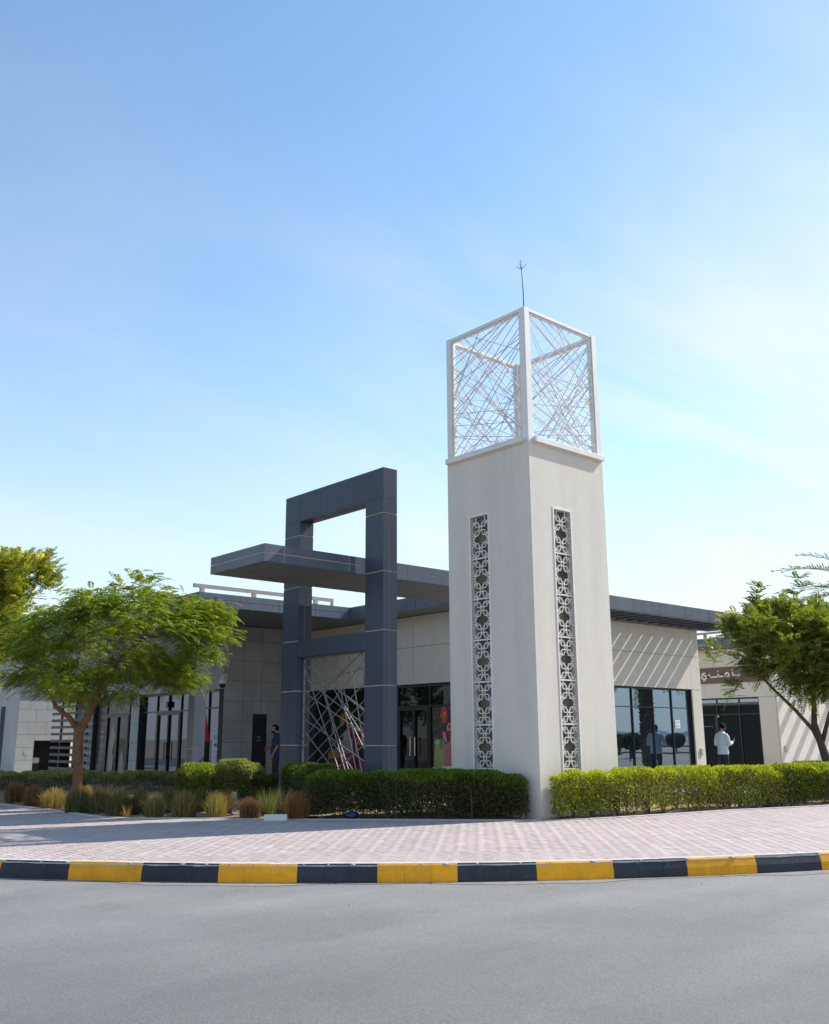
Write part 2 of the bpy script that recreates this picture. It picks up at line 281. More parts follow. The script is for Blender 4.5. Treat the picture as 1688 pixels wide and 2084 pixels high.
# straight road arms beyond the bend
for s, sg in ((-19, -1), (19, 1)):
    x0, y0, a = kp(s, 0.05); x1, y1, _ = kp(s, -17); tx, ty = -math.sin(a)*sg, math.cos(a)*sg
    q = [(x0, y0, 0), (x0+tx*120, y0+ty*120, 0), (x1+tx*120, y1+ty*120, 0), (x1, y1, 0)]; road.face(q if sg < 0 else q[::-1])
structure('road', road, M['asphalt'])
# gutter dust strip along the kerb foot
gd = MB()
for i in range(len(SS)-1):
    a, b = SS[i], SS[i+1]; w1 = 0.17+0.10*math.sin(a*1.7)+0.05*math.sin(a*5.1); w2 = 0.17+0.10*math.sin(b*1.7)+0.05*math.sin(b*5.1)
    q = [kp(a, 0.02), kp(b, 0.02), kp(b, -w2), kp(a, -w1)]; gd.face([(x, y, 0.004) for x, y, _ in q][::-1])
M['dust'] = mat('gutter_dust', (0.225, 0.205, 0.18), 0.95, 0.25, 9)
structure('gutter_dust', gd, M['dust'])
# kerb: a concrete backing strip that carries the painted blocks
kb = MB()
for i in range(len(SS)-1):
    a, b = SS[i], SS[i+1]
    p = [kp(a, 0.03), kp(b, 0.03), kp(b, 0.11), kp(a, 0.11)]
    kb.idx([(p[0][0],p[0][1],-0.02),(p[1][0],p[1][1],-0.02),(p[1][0],p[1][1],0.185),(p[0][0],p[0][1],0.185),(p[2][0],p[2][1],0.185),(p[3][0],p[3][1],0.185)], [(0,1,2,3),(3,2,4,5)])
kerb = structure('kerb', kb, M['kcon'])
def kerb_block_mesh(name, m, wd):
    mb = MB(); h = wd/2-0.001; e = 0.005
    prof = [(0.0, -0.01), (0.004, 0.1), (0.035, 0.185), (0.05, 0.204), (0.14, 0.206), (0.14, -0.01)]
    vs = []
    for xx, ins in ((-h, 0.0018), (-h+e, 0.0), (h-e, 0.0), (h, 0.0018)): vs += [(xx, y+ins, z-ins*0.5) for y, z in prof]
    k = len(prof)
    for r_ in range(3):
        for i in range(k-1):
            mb.cur = 1 if i in (3, 4) else 0
            mb.idx([vs[r_*k+i], vs[(r_+1)*k+i], vs[(r_+1)*k+i+1], vs[r_*k+i+1]], [(0,1,2,3)])
    mb.cur = 0; mb.idx(vs[:k], [tuple(range(k))]); mb.idx(vs[3*k:], [tuple(range(k-1,-1,-1))])
    me = bpy.data.meshes.new(name); me.from_pydata(mb.v, [], mb.f); me.materials.append(m); me.materials.append(M['kcon']); me.polygons.foreach_set('material_index', mb.mi); me.update(); return me
STR = 0.915; BW = STR/3
kmy = [kerb_block_mesh('kerb_block_yellow', M['kyel'], BW)]; kmb = [kerb_block_mesh('kerb_block_black', M['kblk'], BW)]
for i in range(-60, 60):
    s = (i+0.5)*BW
    if abs(s) > 18.5: continue
    x, y, a = kp(s, 0.0); st = math.floor(i/3)
    # stripe 0 (to the right of the middle mark) is black
    o = link('kerb_block', (kmb if st % 2 == 0 else kmy)[0], kerb, (x, y, random.uniform(-0.002, 0.002)))
    o.rotation_euler = (0, 0, a+math.pi/2+random.uniform(-0.004, 0.004))
BORDER = [(-5.6, 19.0), (-5.4, 11.3), (-5.3, 8.67), (-5.33, 5.94), (-5.05, 5.42), (-4.23, 4.51), (-2.83, 2.82), (-0.15, -0.12), (0.15, -0.33), (1.28, -0.68), (4.26, -1.17), (5.95, -1.68), (7.55, -2.05), (12.0, -3.3), (18.0, -4.6)]
arc_in = [kp(s, 0.1)[:2] for s in np.arange(17.5, -17.6, -0.5)]
poly = BORDER+arc_in
def inpoly(P, poly):
    x, y = P[:, 0], P[:, 1]; ins = np.zeros(len(P), bool); n = len(poly)
    for i in range(n):
        x0, y0 = poly[i]; x1, y1 = poly[(i+1) % n]
        c = ((y0 > y) != (y1 > y)) & (x < (x1-x0)*(y-y0)/(y1-y0+1e-12)+x0); ins ^= c
    return ins
pb = MB()
bmx = bmesh.new(); vsx = [bmx.verts.new((x, y, 0.192)) for x, y in poly]; fx = bmx.faces.new(vsx); bmesh.ops.triangulate(bmx, faces=[fx])
bmx.verts.index_update(); pb.idx([tuple(v.co) for v in bmx.verts], [tuple(v.index for v in f.verts) for f in bmx.faces]); bmx.free()
pb.f = [f if (Vector(pb.v[f[1]])-Vector(pb.v[f[0]])).cross(Vector(pb.v[f[2]])-Vector(pb.v[f[0]])).z > 0 else f[::-1] for f in pb.f]
pavement = structure('pavement', pb, M['joint'])
W_ = 0.1
aa, bb = np.meshgrid(np.arange(-260, 360), np.arange(-160, 160)); aa = aa.ravel(); bb = bb.ravel()
ox = (aa+2*bb)*W_; oy = (aa-2*bb)*W_
cen = np.concatenate([np.stack([ox+W_, oy+W_/2, np.zeros(len(ox))], 1), np.stack([ox-W_/2, oy+W_, np.ones(len(ox))], 1)])
camp = np.array([-13.1455, -11.569])
keep = inpoly(cen[:, :2], poly) & (np.hypot(*(cen[:, :2]-camp).T) < 34); cen = cen[keep]
def cam_xy(p):
    d = p-np.array([*camp, 1.6]); return (d@np.array(_r))/(d@np.array(_f)), (d@np.array(_u))/(d@np.array(_f))
pp = np.concatenate([cen[:, :2], np.full((len(cen), 1), 0.2)], 1); sx, sy = cam_xy(pp); inview = np.abs(sx) < 0.43
dist = np.hypot(*(cen[:, :2]-camp).T)+np.where(inview, 0, 100)
order = np.argsort(dist); near = order[:300]; rest = order[300:]
def paver_geo():
    l, wd, c, t = 0.1-0.0022, 0.05-0.0022, 0.0035, 0.012
    v = []
    for k, (dl, z) in enumerate(((0, -t), (0, -c), (c, 0))): v += [(-(l-dl), -(wd-dl), z), (l-dl, -(wd-dl), z), (l-dl, wd-dl, z), (-(l-dl), wd-dl, z)]
    f = [(8,9,10,11)]
    for k in (0, 4):
        for i in range(4): f.append((k+i, k+(i+1)%4, k+4+(i+1)%4, k+4+i))
    return np.array(v), f
PV, PF = paver_geo()
PCOL = np.array([0.42, 0.345, 0.322])
pm = []
for k in range(8):
    me = bpy.data.meshes.new('paver'); me.from_pydata(PV.tolist(), [], PF); me.materials.append(M['paver'])
    at = me.color_attributes.new('Col', 'FLOAT_COLOR', 'CORNER'); c = PCOL*(1+rng.normal(0, 0.05))*(1+rng.normal(0, 0.012, 3)); at.data.foreach_set('color', list((*c, 1))*sum(len(f) for f in PF)); pm.append(me)
for i in near:
    o = link('paver', pm[random.randrange(8)], pavement, (cen[i, 0], cen[i, 1], 0.2+random.uniform(-0.0012, 0.0012)))
    o.rotation_euler = (random.uniform(-.004, .004), random.uniform(-.004, .004), (math.pi/2 if cen[i, 2] > 0.5 else 0)+random.uniform(-.006, .006))
def fast_mesh(name, V, F, mats, parent=None, colors=None, origin=None):
    # V (n,3), F (m,k) arrays; colors per vertex (n,3)
    off = np.array(ORG[parent.name] if parent is not None else (origin or (0,0,0)))
    me = bpy.data.meshes.new(name); n = len(V); m, k = F.shape
    me.vertices.add(n); me.vertices.foreach_set('co', (V-off).astype(np.float32).ravel())
    me.loops.add(m*k); me.loops.foreach_set('vertex_index', F.astype(np.int32).ravel())
    me.polygons.add(m); me.polygons.foreach_set('loop_start', (np.arange(m)*k).astype(np.int32))
    me.update(calc_edges=True)
    if colors is not None:
        at = me.color_attributes.new('Col', 'FLOAT_COLOR', 'POINT'); at.data.foreach_set('color', np.concatenate([colors, np.ones((n, 1))], 1).astype(np.float32).ravel())
    me.materials.append(mats); me.validate()
    o = bpy.data.objects.new(name, me); COL.objects.link(o)
    if parent is not None: o.parent = parent
    else: o.location = off.tolist()
    ORG[o.name] = Vector(off.tolist()); return o
rc = cen[rest]; nr = len(rc)
ang = np.where(rc[:, 2] > 0.5, math.pi/2, 0)+rng.normal(0, 0.004, nr); ca, sa = np.cos(ang), np.sin(ang)
X = PV[None, :, 0]*ca[:, None]-PV[None, :, 1]*sa[:, None]+rc[:, 0:1]; Y = PV[None, :, 0]*sa[:, None]+PV[None, :, 1]*ca[:, None]+rc[:, 1:2]; Z = np.broadcast_to(PV[None, :, 2], X.shape)+0.2+rng.uniform(-.0012, .0012, (nr, 1))
V = np.stack([X, Y, Z], 2).reshape(-1, 3); F = (np.array(PF)[None]+(np.arange(nr)*12)[:, None, None]).reshape(-1, 4)
pc = PCOL[None]*(1+rng.normal(0, 0.05, (nr, 1)))*(1+rng.normal(0, 0.012, (nr, 3)))
o = fast_mesh('pavers', V, F, M['paver'], pavement, np.repeat(pc, 12, 0)); o['kind'] = 'stuff'
# flush concrete edging between the paving and the planting
eb = MB(); 
def offs(poly, d):
    out = []
    for i, p in enumerate(poly):
        a = Vector(poly[max(i-1, 0)]); b = Vector(poly[min(i+1, len(poly)-1)]); t = (b-a).normalized(); out.append((p[0]-t.y*d, p[1]+t.x*d))
    return out
e0 = offs(BORDER, -0.05); e1 = offs(BORDER, 0.07)
for i in range(len(BORDER)-1):
    q = [e0[i], e0[i+1], e1[i+1], e1[i]]; eb.idx([(x, y, 0.15) for x, y in q]+[(x, y, 0.213) for x, y in q], [(4,5,6,7),(0,1,5,4),(2,3,7,6)])
eb.f = [f if (Vector(eb.v[f[1]])-Vector(eb.v[f[0]])).cross(Vector(eb.v[f[2]])-Vector(eb.v[f[0]])).z >= 0 else f[::-1] for f in eb.f]
structure('edging', eb, M['edging'])
# planting bed (lumpy soil) and the plaza behind it
bed_poly = e1+[(18, 0.5), (3.0, 0.8), (2.3, 2.9), (-0.5, 3.4), (-0.3, 8.9), (1.0, 13.4), (-1.5, 19)]
gx, gy = np.meshgrid(np.arange(-6.2, 18.2, 0.16), np.arange(-5, 19.2, 0.16)); P2 = np.stack([gx.ravel(), gy.ravel()], 1)
hz = 0.2+0.012*np.sin(P2[:, 0]*3.1+P2[:, 1]*1.3)+0.014*np.sin(P2[:, 0]*1.7-P2[:, 1]*4.2)+rng.uniform(-0.008, 0.012, len(P2))
ins = inpoly(P2, offs(BORDER, 0.04)+[(18, 0.5), (3.0, 0.8), (2.3, 2.9), (-0.5, 3.4), (-0.3, 8.9), (1.0, 13.4), (-1.5, 19)]).reshape(gx.shape)
H_, Wd = gx.shape; ids = np.arange(H_*Wd).reshape(H_, Wd); okq = ins[:-1, :-1] & ins[1:, :-1] & ins[:-1, 1:] & ins[1:, 1:]
Fq = np.stack([ids[:-1, :-1][okq], ids[:-1, 1:][okq], ids[1:, 1:][okq], ids[1:, :-1][okq]], 1)
tag(fast_mesh('planting_bed', np.concatenate([P2, hz[:, None]], 1), Fq, M['soil']), kind='structure')
pz = MB(); pz.face([(x, y, 0.17) for x, y in [(-5.55, 18.9), (-5.28, 8.67), (-5.25, 6.0), (-2.8, 2.9), (-0.1, 0), (0.2, -0.2), (1.28, -0.6), (5.95, -1.6), (18, -4.5), (30, -4.5), (30, 3), (-5.0, 18.9)]]); structure('subsoil', pz, M['soil'])
pz = MB(); pz.prism([(30, 0.5), (18, 0.5), (3.0, 0.8), (2.3, 2.9), (-0.5, 3.4), (-0.3, 8.9), (1.0, 13.4), (-1.5, 19), (-6, 19), (-6, 60), (70, 60), (70, 0.5)], -0.02, 0.25); structure('plaza', pz, M['plaza'])

# ------------------------------------------------------------------ tower
TW = 2.26; ZB = 7.16; ZT = 9.92
tower = thing('tower', (TW/2, TW/2, 0.2), 'tall white square tower with lattice cage on top at the corner', 'tower')
sh = MB()
S0, S1, SZ0, SZ1, DEP = 1.10, 1.64, 0.75, 5.88, 0.13
def slotted(face, a0, a1, s0, s1):
    def P(a, d, z): return (d, a, z) if face == 'u' else (a, d, z)
    def q(*p):
        pts = [P(*x) for x in p]; sh.face(pts[::-1] if face == 'u' else pts)
    for (b0, b1, z0, z1) in ((a0, s0, 0.1, ZB), (s1, a1, 0.1, ZB), (s0, s1, 0.1, SZ0), (s0, s1, SZ1, ZB)): q((b0,0,z0),(b1,0,z0),(b1,0,z1),(b0,0,z1))
    q((s0,0,SZ0),(s0,DEP,SZ0),(s0,DEP,SZ1),(s0,0,SZ1)); q((s1,DEP,SZ0),(s1,0,SZ0),(s1,0,SZ1),(s1,DEP,SZ1))
    q((s0,DEP,SZ1),(s1,DEP,SZ1),(s1,0,SZ1),(s0,0,SZ1)); q((s0,0,SZ0),(s1,0,SZ0),(s1,DEP,SZ0),(s0,DEP,SZ0))
slotted('u', 0, TW, 1.135, 1.615)
slotted('v', 0, TW, 0.655, 1.135)
sh.face([(TW,0,0.1),(TW,TW,0.1),(TW,TW,ZB),(TW,0,ZB)]); sh.face([(TW,TW,0.1),(0,TW,0.1),(0,TW,ZB),(TW,TW,ZB)]); sh.face([(0,0,ZB),(TW,0,ZB),(TW,TW,ZB),(0,TW,ZB)])
mk('shaft', sh, M['stucco'], tower)
def stroke2(mb, pts, wd, closed, place, d0, d1):
    # flat ribbon of width wd along a 2-D polyline, extruded d0..d1, mapped by place(a, z, d)
    n = len(pts); L_, R_ = [], []
    for i, p in enumerate(pts):
        a = pts[(i-1) % n] if closed else pts[max(i-1, 0)]; b = pts[(i+1) % n] if closed else pts[min(i+1, n-1)]
        tx, ty = b[0]-a[0], b[1]-a[1]; l = math.hypot(tx, ty) or 1; nx, ny = -ty/l*wd/2, tx/l*wd/2
        L_.append((p[0]+nx, p[1]+ny)); R_.append((p[0]-nx, p[1]-ny))
    m = n if closed else n-1
    vs = [place(*p, d0) for p in L_]+[place(*p, d0) for p in R_]+[place(*p, d1) for p in L_]+[place(*p, d1) for p in R_]
    fs = []
    for i in range(m):
        j = (i+1) % n; fs += [(i, j, n+j, n+i), (2*n+i, 3*n+i, 3*n+j, 2*n+j), (i, 2*n+i, 2*n+j, j), (n+i, n+j, 3*n+j, 3*n+i)]
    mb.idx(vs, fs)
def rrect(cx, cz, w, h, r, k=4):
    pts = []
    for sx_, sz_, a0 in ((1, 1, 0), (-1, 1, 90), (-1, -1, 180), (1, -1, 270)):
        for i in range(k+1):
            a = R(a0+90*i/k); pts.append((cx+sx_*(w/2-r)+r*math.cos(a), cz+sz_*(h/2-r)+r*math.sin(a)))
    return pts
def clip_seg(pts, a0, a1, z0, z1):
    runs = []; cur = []
    for p in pts:
        if a0 <= p[0] <= a1 and z0 <= p[1] <= z1: cur.append(p)
        else:
            if len(cur) > 1: runs.append(cur)
            cur = []
    if len(cur) > 1: runs.append(cur)
    return runs
def dense(pts, closed=True, step=0.012):
    out = []; n = len(pts)
    for i in range(n if closed else n-1):
        a, b = pts[i], pts[(i+1) % n]; l = math.hypot(b[0]-a[0], b[1]-a[1]); k = max(1, int(l/step))
        for j in range(k): out.append((a[0]+(b[0]-a[0])*j/k, a[1]+(b[1]-a[1])*j/k))
    if closed: out.append(out[0])
    else: out.append(pts[-1])
    return out
def arabesque(face, s0, s1, parent):
    cx = (s0+s1)/2; hw = (s1-s0)/2
    place = (lambda a, z, d: (d, a, z)) if face == 'u' else (lambda a, z, d: (a, d, z))
    fr = MB()
    for (a0, a1, z0, z1) in ((s0-0.042, s0, SZ0-0.045, SZ1+0.045), (s1, s1+0.042, SZ0-0.045, SZ1+0.045), (s0, s1, SZ1, SZ1+0.045), (s0, s1, SZ0-0.045, SZ0)):
        if face == 'u': fr.box(-0.012, 0.01, a0, a1, z0, z1, 0.004)
        else: fr.box(a0, a1, -0.012, 0.01, z0, z1, 0.004)
    mk('slot_frame', fr, M['white'], parent)
    bk = MB(); d = DEP-0.004
    if face == 'u': bk.face([(d, s1, SZ0), (d, s0, SZ0), (d, s0, SZ1), (d, s1, SZ1)])
    else: bk.face([(s0, d, SZ0), (s1, d, SZ0), (s1, d, SZ1), (s0, d, SZ1)])
    mk('slot_backing', bk, M['slotback'], parent)
    PER = 0.80; top = SZ1-0.02; k = 0
    while top-PER*(k+1) > SZ0-0.75:
        z0 = max(SZ0+0.01, 5.02-PER*k); z1 = min(SZ1-0.01, 5.02-PER*(k-1)); z0, z1 = (5.02-PER*k, min(5.02-PER*(k-1), SZ1-0.01)) if k else (5.02, SZ1-0.01)
        z0 = max(z0, SZ0+0.01); zc = 5.02-PER*(k-1)-PER/2
        mb = MB(); w_ = 0.026
        # interlaced waves in four rows, slim links between them, and a star opening in the middle
        S_l = []; w_ = 0.0165; cl = lambda v: max(-1, min(1, v)); xs_ = np.linspace(-0.26, 0.26, 53)
        for dz, sg in ((-0.298, -1), (-0.127, 1), (0.127, -1), (0.298, 1)):
            S_l.append([(cx+x_, zc+dz-sg*0.05*cl(1.7*(math.cos(2*math.pi*x_/0.25)-0.42))) for x_ in xs_])
            S_l.append([(cx+x_, zc+dz-sg*0.05*cl(2.4*(math.cos(2*math.pi*x_/0.5)+0.28))) for x_ in xs_])
        for g_ in (-1, 1):
            for dz in (-0.2125, 0.2125): S_l.append([(cx+g_*0.033, zc+dz-0.09+0.012*q_) for q_ in range(16)])
            for dz in (-0.4, 0.4): S_l.append([(cx+g_*0.122, zc+dz-0.10+0.0125*q_) for q_ in range(17)])
            S_l.append([(cx+g_*(0.118+(0.07*math.cos(math.pi*z_/0.2)**2 if abs(z_) < 0.1 else 0)), zc+z_) for z_ in np.linspace(-0.12, 0.12, 17)])
            S_l.append([(cx+g_*0.255-g_*0.07*math.cos(a_), zc+0.055*math.sin(a_)) for a_ in np.linspace(-2, 2, 15)])
        for q_, s_ in enumerate(S_l):
            for run in clip_seg(s_, s0+0.004, s1-0.004, z0, z1): stroke2(mb, run, w_, False, place, 0.028+0.0006*(q_ % 5), 0.052)
        stroke2(mb, [(s0+0.002, z0+0.013), (s1-0.002, z0+0.013)], 0.03, False, place, 0.024, 0.056)
        mk('screen_panel', mb, M['screen'], parent)
        k += 1
arabesque('u', 1.135, 1.615, tower)
arabesque('v', 0.655, 1.135, tower)
# cage: corner posts, rails, ledges and lattice panels
PW = 0.15
for (x0, y0) in ((0, 0), (TW-PW, 0), (0, TW-PW), (TW-PW, TW-PW)): mk('corner_post', MB().box(x0+0.004, x0+PW-0.004, y0+0.004, y0+PW-0.004, ZB+0.002, ZT-0.002, 0.004), M['white'], tower)
def cage_side(axis, pos, out):
    # axis 'u': panel in the plane x = pos; 'v': plane y = pos; out = outward sign
    def bx(mb, a0, a1, d0, d1, z0, z1, bev=0.003):
        if axis == 'u': mb.box(pos+d0*out, pos+d1*out, a0, a1, z0, z1, bev)
        else: mb.box(a0, a1, pos+d0*out, pos+d1*out, z0, z1, bev)
    m = MB(); bx(m, PW, TW-PW, -0.09, -0.01, ZT-0.075, ZT-0.006); mk('top_rail', m, M['white'], tower)
    m = MB(); bx(m, 0.13, TW-0.02, -0.01, 0.085, ZB-0.04, ZB+0.07, 0.006); mk('ledge', m, M['white'], tower)
    m = MB(); bx(m, 0.15, TW-0.05, -0.002, 0.03, ZB-0.065, ZB-0.04); mk('ledge_trim', m, M['cream'], tower)
    f_ = MB(); z0, z1 = ZB+0.08, ZT-0.08; a0, a1 = PW+0.003, TW-PW-0.003
    bx(f_, a0, a0+0.035, -0.075, -0.03, z0, z1); bx(f_, a1-0.035, a1, -0.075, -0.03, z0, z1); bx(f_, a0+0.035, a1-0.035, -0.075, -0.03, z1-0.035, z1); bx(f_, a0+0.035, a1-0.035, -0.075, -0.03, z0, z0+0.035)
    fr = mk('lattice_panel', f_, M['white'], tower)
    a0 += 0.02; a1 -= 0.02; z0 += 0.02; z1 -= 0.02; made = 0; tries = 0; fam = [24, -27, 40, -42, 53, -55, 13, -15, 46, -34]
    while made < 34:
        an = R(fam[made % 10]+random.uniform(-6, 6)); tries += 1; uu = ((made*0.618+random.uniform(0, 0.16)+tries*0.07) % 1.0); ca_, sa_ = a0+(a1-a0)*((made*0.381+0.13*tries) % 1.0), z0+(z1-z0)*uu; dx, dz = math.cos(an), math.sin(an)
        ts = []
        for lo, hi, c_, d_ in ((a0, a1, ca_, dx), (z0, z1, sa_, dz)):
            t1, t2 = (lo-c_)/d_, (hi-c_)/d_; ts.append((min(t1, t2), max(t1, t2)))
        t0 = max(ts[0][0], ts[1][0]); t1 = min(ts[0][1], ts[1][1])
        if t1-t0 < 1.25: continue
        lay = -0.052+0.004*(made % 3-1); b = MB(); p0 = (ca_+dx*t0, sa_+dz*t0); p1 = (ca_+dx*t1, sa_+dz*t1)
        stroke2(b, [p0, p1], 0.0125, False, (lambda a, z, d: (pos+d*out, a, z)) if axis == 'u' else (lambda a, z, d: (a, pos+d*out, z)), lay-0.007, lay+0.007)
        mk('bar', b, M['cagebar'], fr); made += 1
cage_side('u', 0.0, -1); cage_side('v', 0.0, -1); cage_side('u', TW, 1); cage_side('v', TW, 1)
rod = MB().tube([(0.06, 0.06, ZT-0.01), (0.05, 0.055, 10.3), (0.03, 0.075, 10.95)], [0.011, 0.01, 0.006], 6)
mk('lightning_rod', rod, M['frame'], tower)
pr = MB()
for k in range(4):
    an = k*math.pi/2+0.4; pr.tube([(0.035, 0.07, 10.75), (0.035+0.04*math.cos(an), 0.07+0.04*math.sin(an), 10.77), (0.035+0.11*math.cos(an), 0.07+0.11*math.sin(an), 10.84)], [0.006, 0.006, 0.003], 5)
mk('rod_prongs', pr, M['frame'], tower)

# ------------------------------------------------------------------ clad members (blue composite panels over a cream-sealed core)
def clad(parent, x0, x1, y0, y1, z0, z1, jx=(), jy=(), jz=(), skip='', m=None, gap=0.02, th=0.012, zmid=None, soff=None, name='panel'):
    """Core box with one panel mesh per field on each face. jx, jy, jz are joint positions."""
    m = m or M['acp']; e = 0.001
    mk('core', MB().box(x0+th-e, x1-th+e, y0+th-e, y1-th+e, z0+th-e, z1-th+e), M['seal'], parent)
    def spans(a0, a1, js):
        c = [a0]+sorted(j for j in js if a0+0.05 < j < a1-0.05)+[a1]; h = gap/2
        return [(c[i]+(h if i else 0), c[i+1]-(h if i < len(c)-2 else 0)) for i in range(len(c)-1)]
    for fc in ('-x', '+x', '-y', '+y', '-z', '+z'):
        if fc in skip: continue
        mm = soff if (fc == '-z' and soff) else m
        if fc[1] == 'x':
            a, b = (x0, x0+th) if fc[0] == '-' else (x1-th, x1)
            for p in spans(y0, y1, jy):
                for q in spans(z0, z1, jz): mk(name, MB().box(a, b, p[0], p[1], q[0], q[1]), mm, parent)
        elif fc[1] == 'y':
            a, b = (y0, y0+th) if fc[0] == '-' else (y1-th, y1)
            for p in spans(x0+th+e, x1-th-e, jx):
                for q in spans(z0, z1, jz): mk(name, MB().box(p[0], p[1], a, b, q[0], q[1]), mm, parent)
        else:
            a, b = (z0, z0+th) if fc[0] == '-' else (z1-th, z1)
            for p in spans(x0+th+e, x1-th-e, jx):
                for q in spans(y0+th+e, y1-th-e, jy): mk(name, MB().box(p[0], p[1], q[0], q[1], a, b), mm, parent)
portal = thing('portal_frame', (-0.4, 5.5, 0.2), 'tall slate blue rectangular portal frame of panels beside the white tower', 'portal')
PU0, PU1 = -0.58, -0.20; um = (PU0+PU1)/2
clad(portal, PU0, PU1, 3.65, 4.26, 0.2, 6.62, jx=(um,), jz=(1.45, 2.65, 3.79, 5.03, 6.29), skip='+z-z')
clad(portal, PU0, PU1, 6.75, 7.38, 0.2, 6.62, jx=(um,), jz=(1.45, 2.65, 3.79, 5.05, 6.29), skip='+z-z')
clad(portal, PU0, PU1, 3.65, 7.38, 6.624, 7.29, jx=(um,), jy=(4.26, 5.1, 5.95, 6.75), skip='')
clad(portal, PU0+0.003, PU1-0.003, 4.264, 6.746, 3.41, 3.79, jx=(um,), jy=(4.33, 6.68), skip='-y+y')
# lattice in the portal's lower opening
LAT = [(6.46, 2.79, 5.38, 0.98), (6.03, 2.79, 5.04, 0.98), (5.34, 2.62, 4.79, 0.98), (5.21, 2.63, 4.59, 0.99), (4.98, 3.14, 4.5, 1.4), (4.58, 3.3, 4.48, 2.56), (6.55, 2.56, 4.49, 1.68), (6.07, 2.63, 4.49, 1.87), (5.46, 2.64, 4.5, 2.15), (5.59, 3.18, 4.48, 2.72), (6.52, 3.16, 5.85, 2.84), (6.56, 1.97, 4.48, 1.12), (6.49, 2.19, 4.88, 0.97), (6.57, 1.68, 5.54, 0.94), (6.28, 1.9, 5.34, 2.6), (6.27, 2.39, 5.01, 3.14), (6.27, 1.65, 4.66, 2.63), (6.23, 1.32, 4.48, 2.39), (6.05, 1.16, 4.47, 2.15), (5.42, 0.97, 4.47, 1.47), (5.95, 2.86, 4.48, 3.07), (5.16, 2.18, 4.49, 1.39), (5.55, 2.63, 4.49, 1.6), (6.35, 3.37, 6.05, 2.76), (4.62, 3.36, 5.97, 2.67)]
lf = MB(); LU = um
for (a0, a1, z0, z1) in ((4.262, 4.30, 0.25, 3.408), (6.71, 6.748, 0.25, 3.408), (4.30, 6.71, 3.37, 3.408), (4.30, 6.71, 0.25, 0.29)): lf.box(LU-0.025, LU+0.025, a0, a1, z0, z1)
lat = mk('lattice_panel', lf, M['bars'], portal)
for i, (a, z, b, y) in enumerate(LAT):
    d = Vector((b-a, y-z)).normalized(); p0 = Vector((a, z)); ts = []
    for lo, hi, c_, d_ in ((4.28, 6.73, p0.x, d.x), (0.27, 3.39, p0.y, d.y)):
        t1, t2 = (lo-c_)/d_, (hi-c_)/d_; ts.append((min(t1, t2), max(t1, t2)))
    t0 = max(ts[0][0], ts[1][0]); t1 = min(ts[0][1], ts[1][1])
    q0, q1 = p0+d*t0, p0+d*t1; b_ = MB().tube([(LU+0.006*(i % 3-1), q0.x, q0.y), (LU+0.006*(i % 3-1), q1.x, q1.y)], 0.0115, 6, False)
    mk('bar', b_, M['bars'], lat)

# ------------------------------------------------------------------ canopy strip with pergola slats
canopy = thing('canopy', (-1.0, 5.4, 5.05), 'long flat slate blue canopy running through the portal and past the tower', 'canopy')
CZ0, CZ1 = 5.05, 5.41; CZM = 5.235
for (x0, x1, jx) in ((-3.04, 5.30, (-2.55, -0.9, 0.75, 2.4, 4.05)),):
    clad(canopy, x0, x1, 4.4, 6.53, CZ0, CZ1, jx=jx, jy=(), jz=(CZM,), m=M['acp2'], soff=M['soffit'])
clad(canopy, 5.304, 15.7, 4.4, 4.62, CZ0, CZ1, jx=tuple(5.304+1.3*k for k in range(1, 8)), jz=(CZM,), m=M['acp2'], soff=M['soffit'])
mk('end_beam', MB().box(15.52, 15.7, 4.622, 6.09, CZ0+0.002, CZ1-0.002), M['soffit'], canopy)
mk('wall_beam', MB().box(5.304, 15.518, 6.0, 6.095, CZ0+0.002, CZ1-0.002), M['soffit'], canopy)
M['slatb'] = mat('pergola_slat', (0.05, 0.055, 0.065), 0.45, 0.05, 3)
x = 5.62
while x < 15.45:
    mk('slat', MB().box(x-0.06, x+0.06, 4.624, 5.998, CZ0+0.01, CZ1-0.02), M['slatb'], canopy); x += 0.553

# ------------------------------------------------------------------ cream building (right wing and entrance recess)
def storefront(parent, plane, pos, a0, a1, z0, z1, mull, trans, glass, fw=0.05, depth=0.09, extra=(), mats=None):
    """Framed glazing. plane 'v': wall y = pos facing -y, a runs along x; 'u': wall x = pos facing -x, a runs along y."""
    fr = MB(); h = fw/2
    def bx(b0, b1, d0, d1, c0, c1):
        if plane == 'v': fr.box(b0, b1, pos+d0, pos+d1, c0, c1)
        else: fr.box(pos+d0, pos+d1, b0, b1, c0, c1)
    for m_ in (a0+h, a1-h): bx(m_-h, m_+h, 0, depth, z0, z1)
    for m_ in mull: bx(m_-h*0.7, m_+h*0.7, 0.002, depth, z0+fw, z1-fw)
    for c in (z0+h, z1-h): bx(a0+fw, a1-fw, 0.001, depth-0.001, c-h, c+h)
    for c in trans: bx(a0+fw, a1-fw, 0.004, depth-0.004, c-h*0.7, c+h*0.7)
    for e_ in extra: bx(e_[0], e_[1], -0.012, depth-0.006, e_[2], e_[3])
    f_ = mk('window', fr, mats or M['frame'], parent)
    xs = [a0+h]+sorted(mull)+[a1-h]; zs = [z0+h]+sorted(trans)+[z1-h]
    for i in range(len(xs)-1):
        for j in range(len(zs)-1):
            p = MB(); d0, d1 = depth*0.5, depth*0.5+0.012; t = random.uniform(-0.002, 0.002)
            if plane == 'v': p.box(xs[i], xs[i+1], pos+d0+t, pos+d1+t, zs[j], zs[j+1])
            else: p.box(pos+d0+t, pos+d1+t, xs[i], xs[i+1], zs[j], zs[j+1])
            mk('pane', p, glass, f_)
    return f_
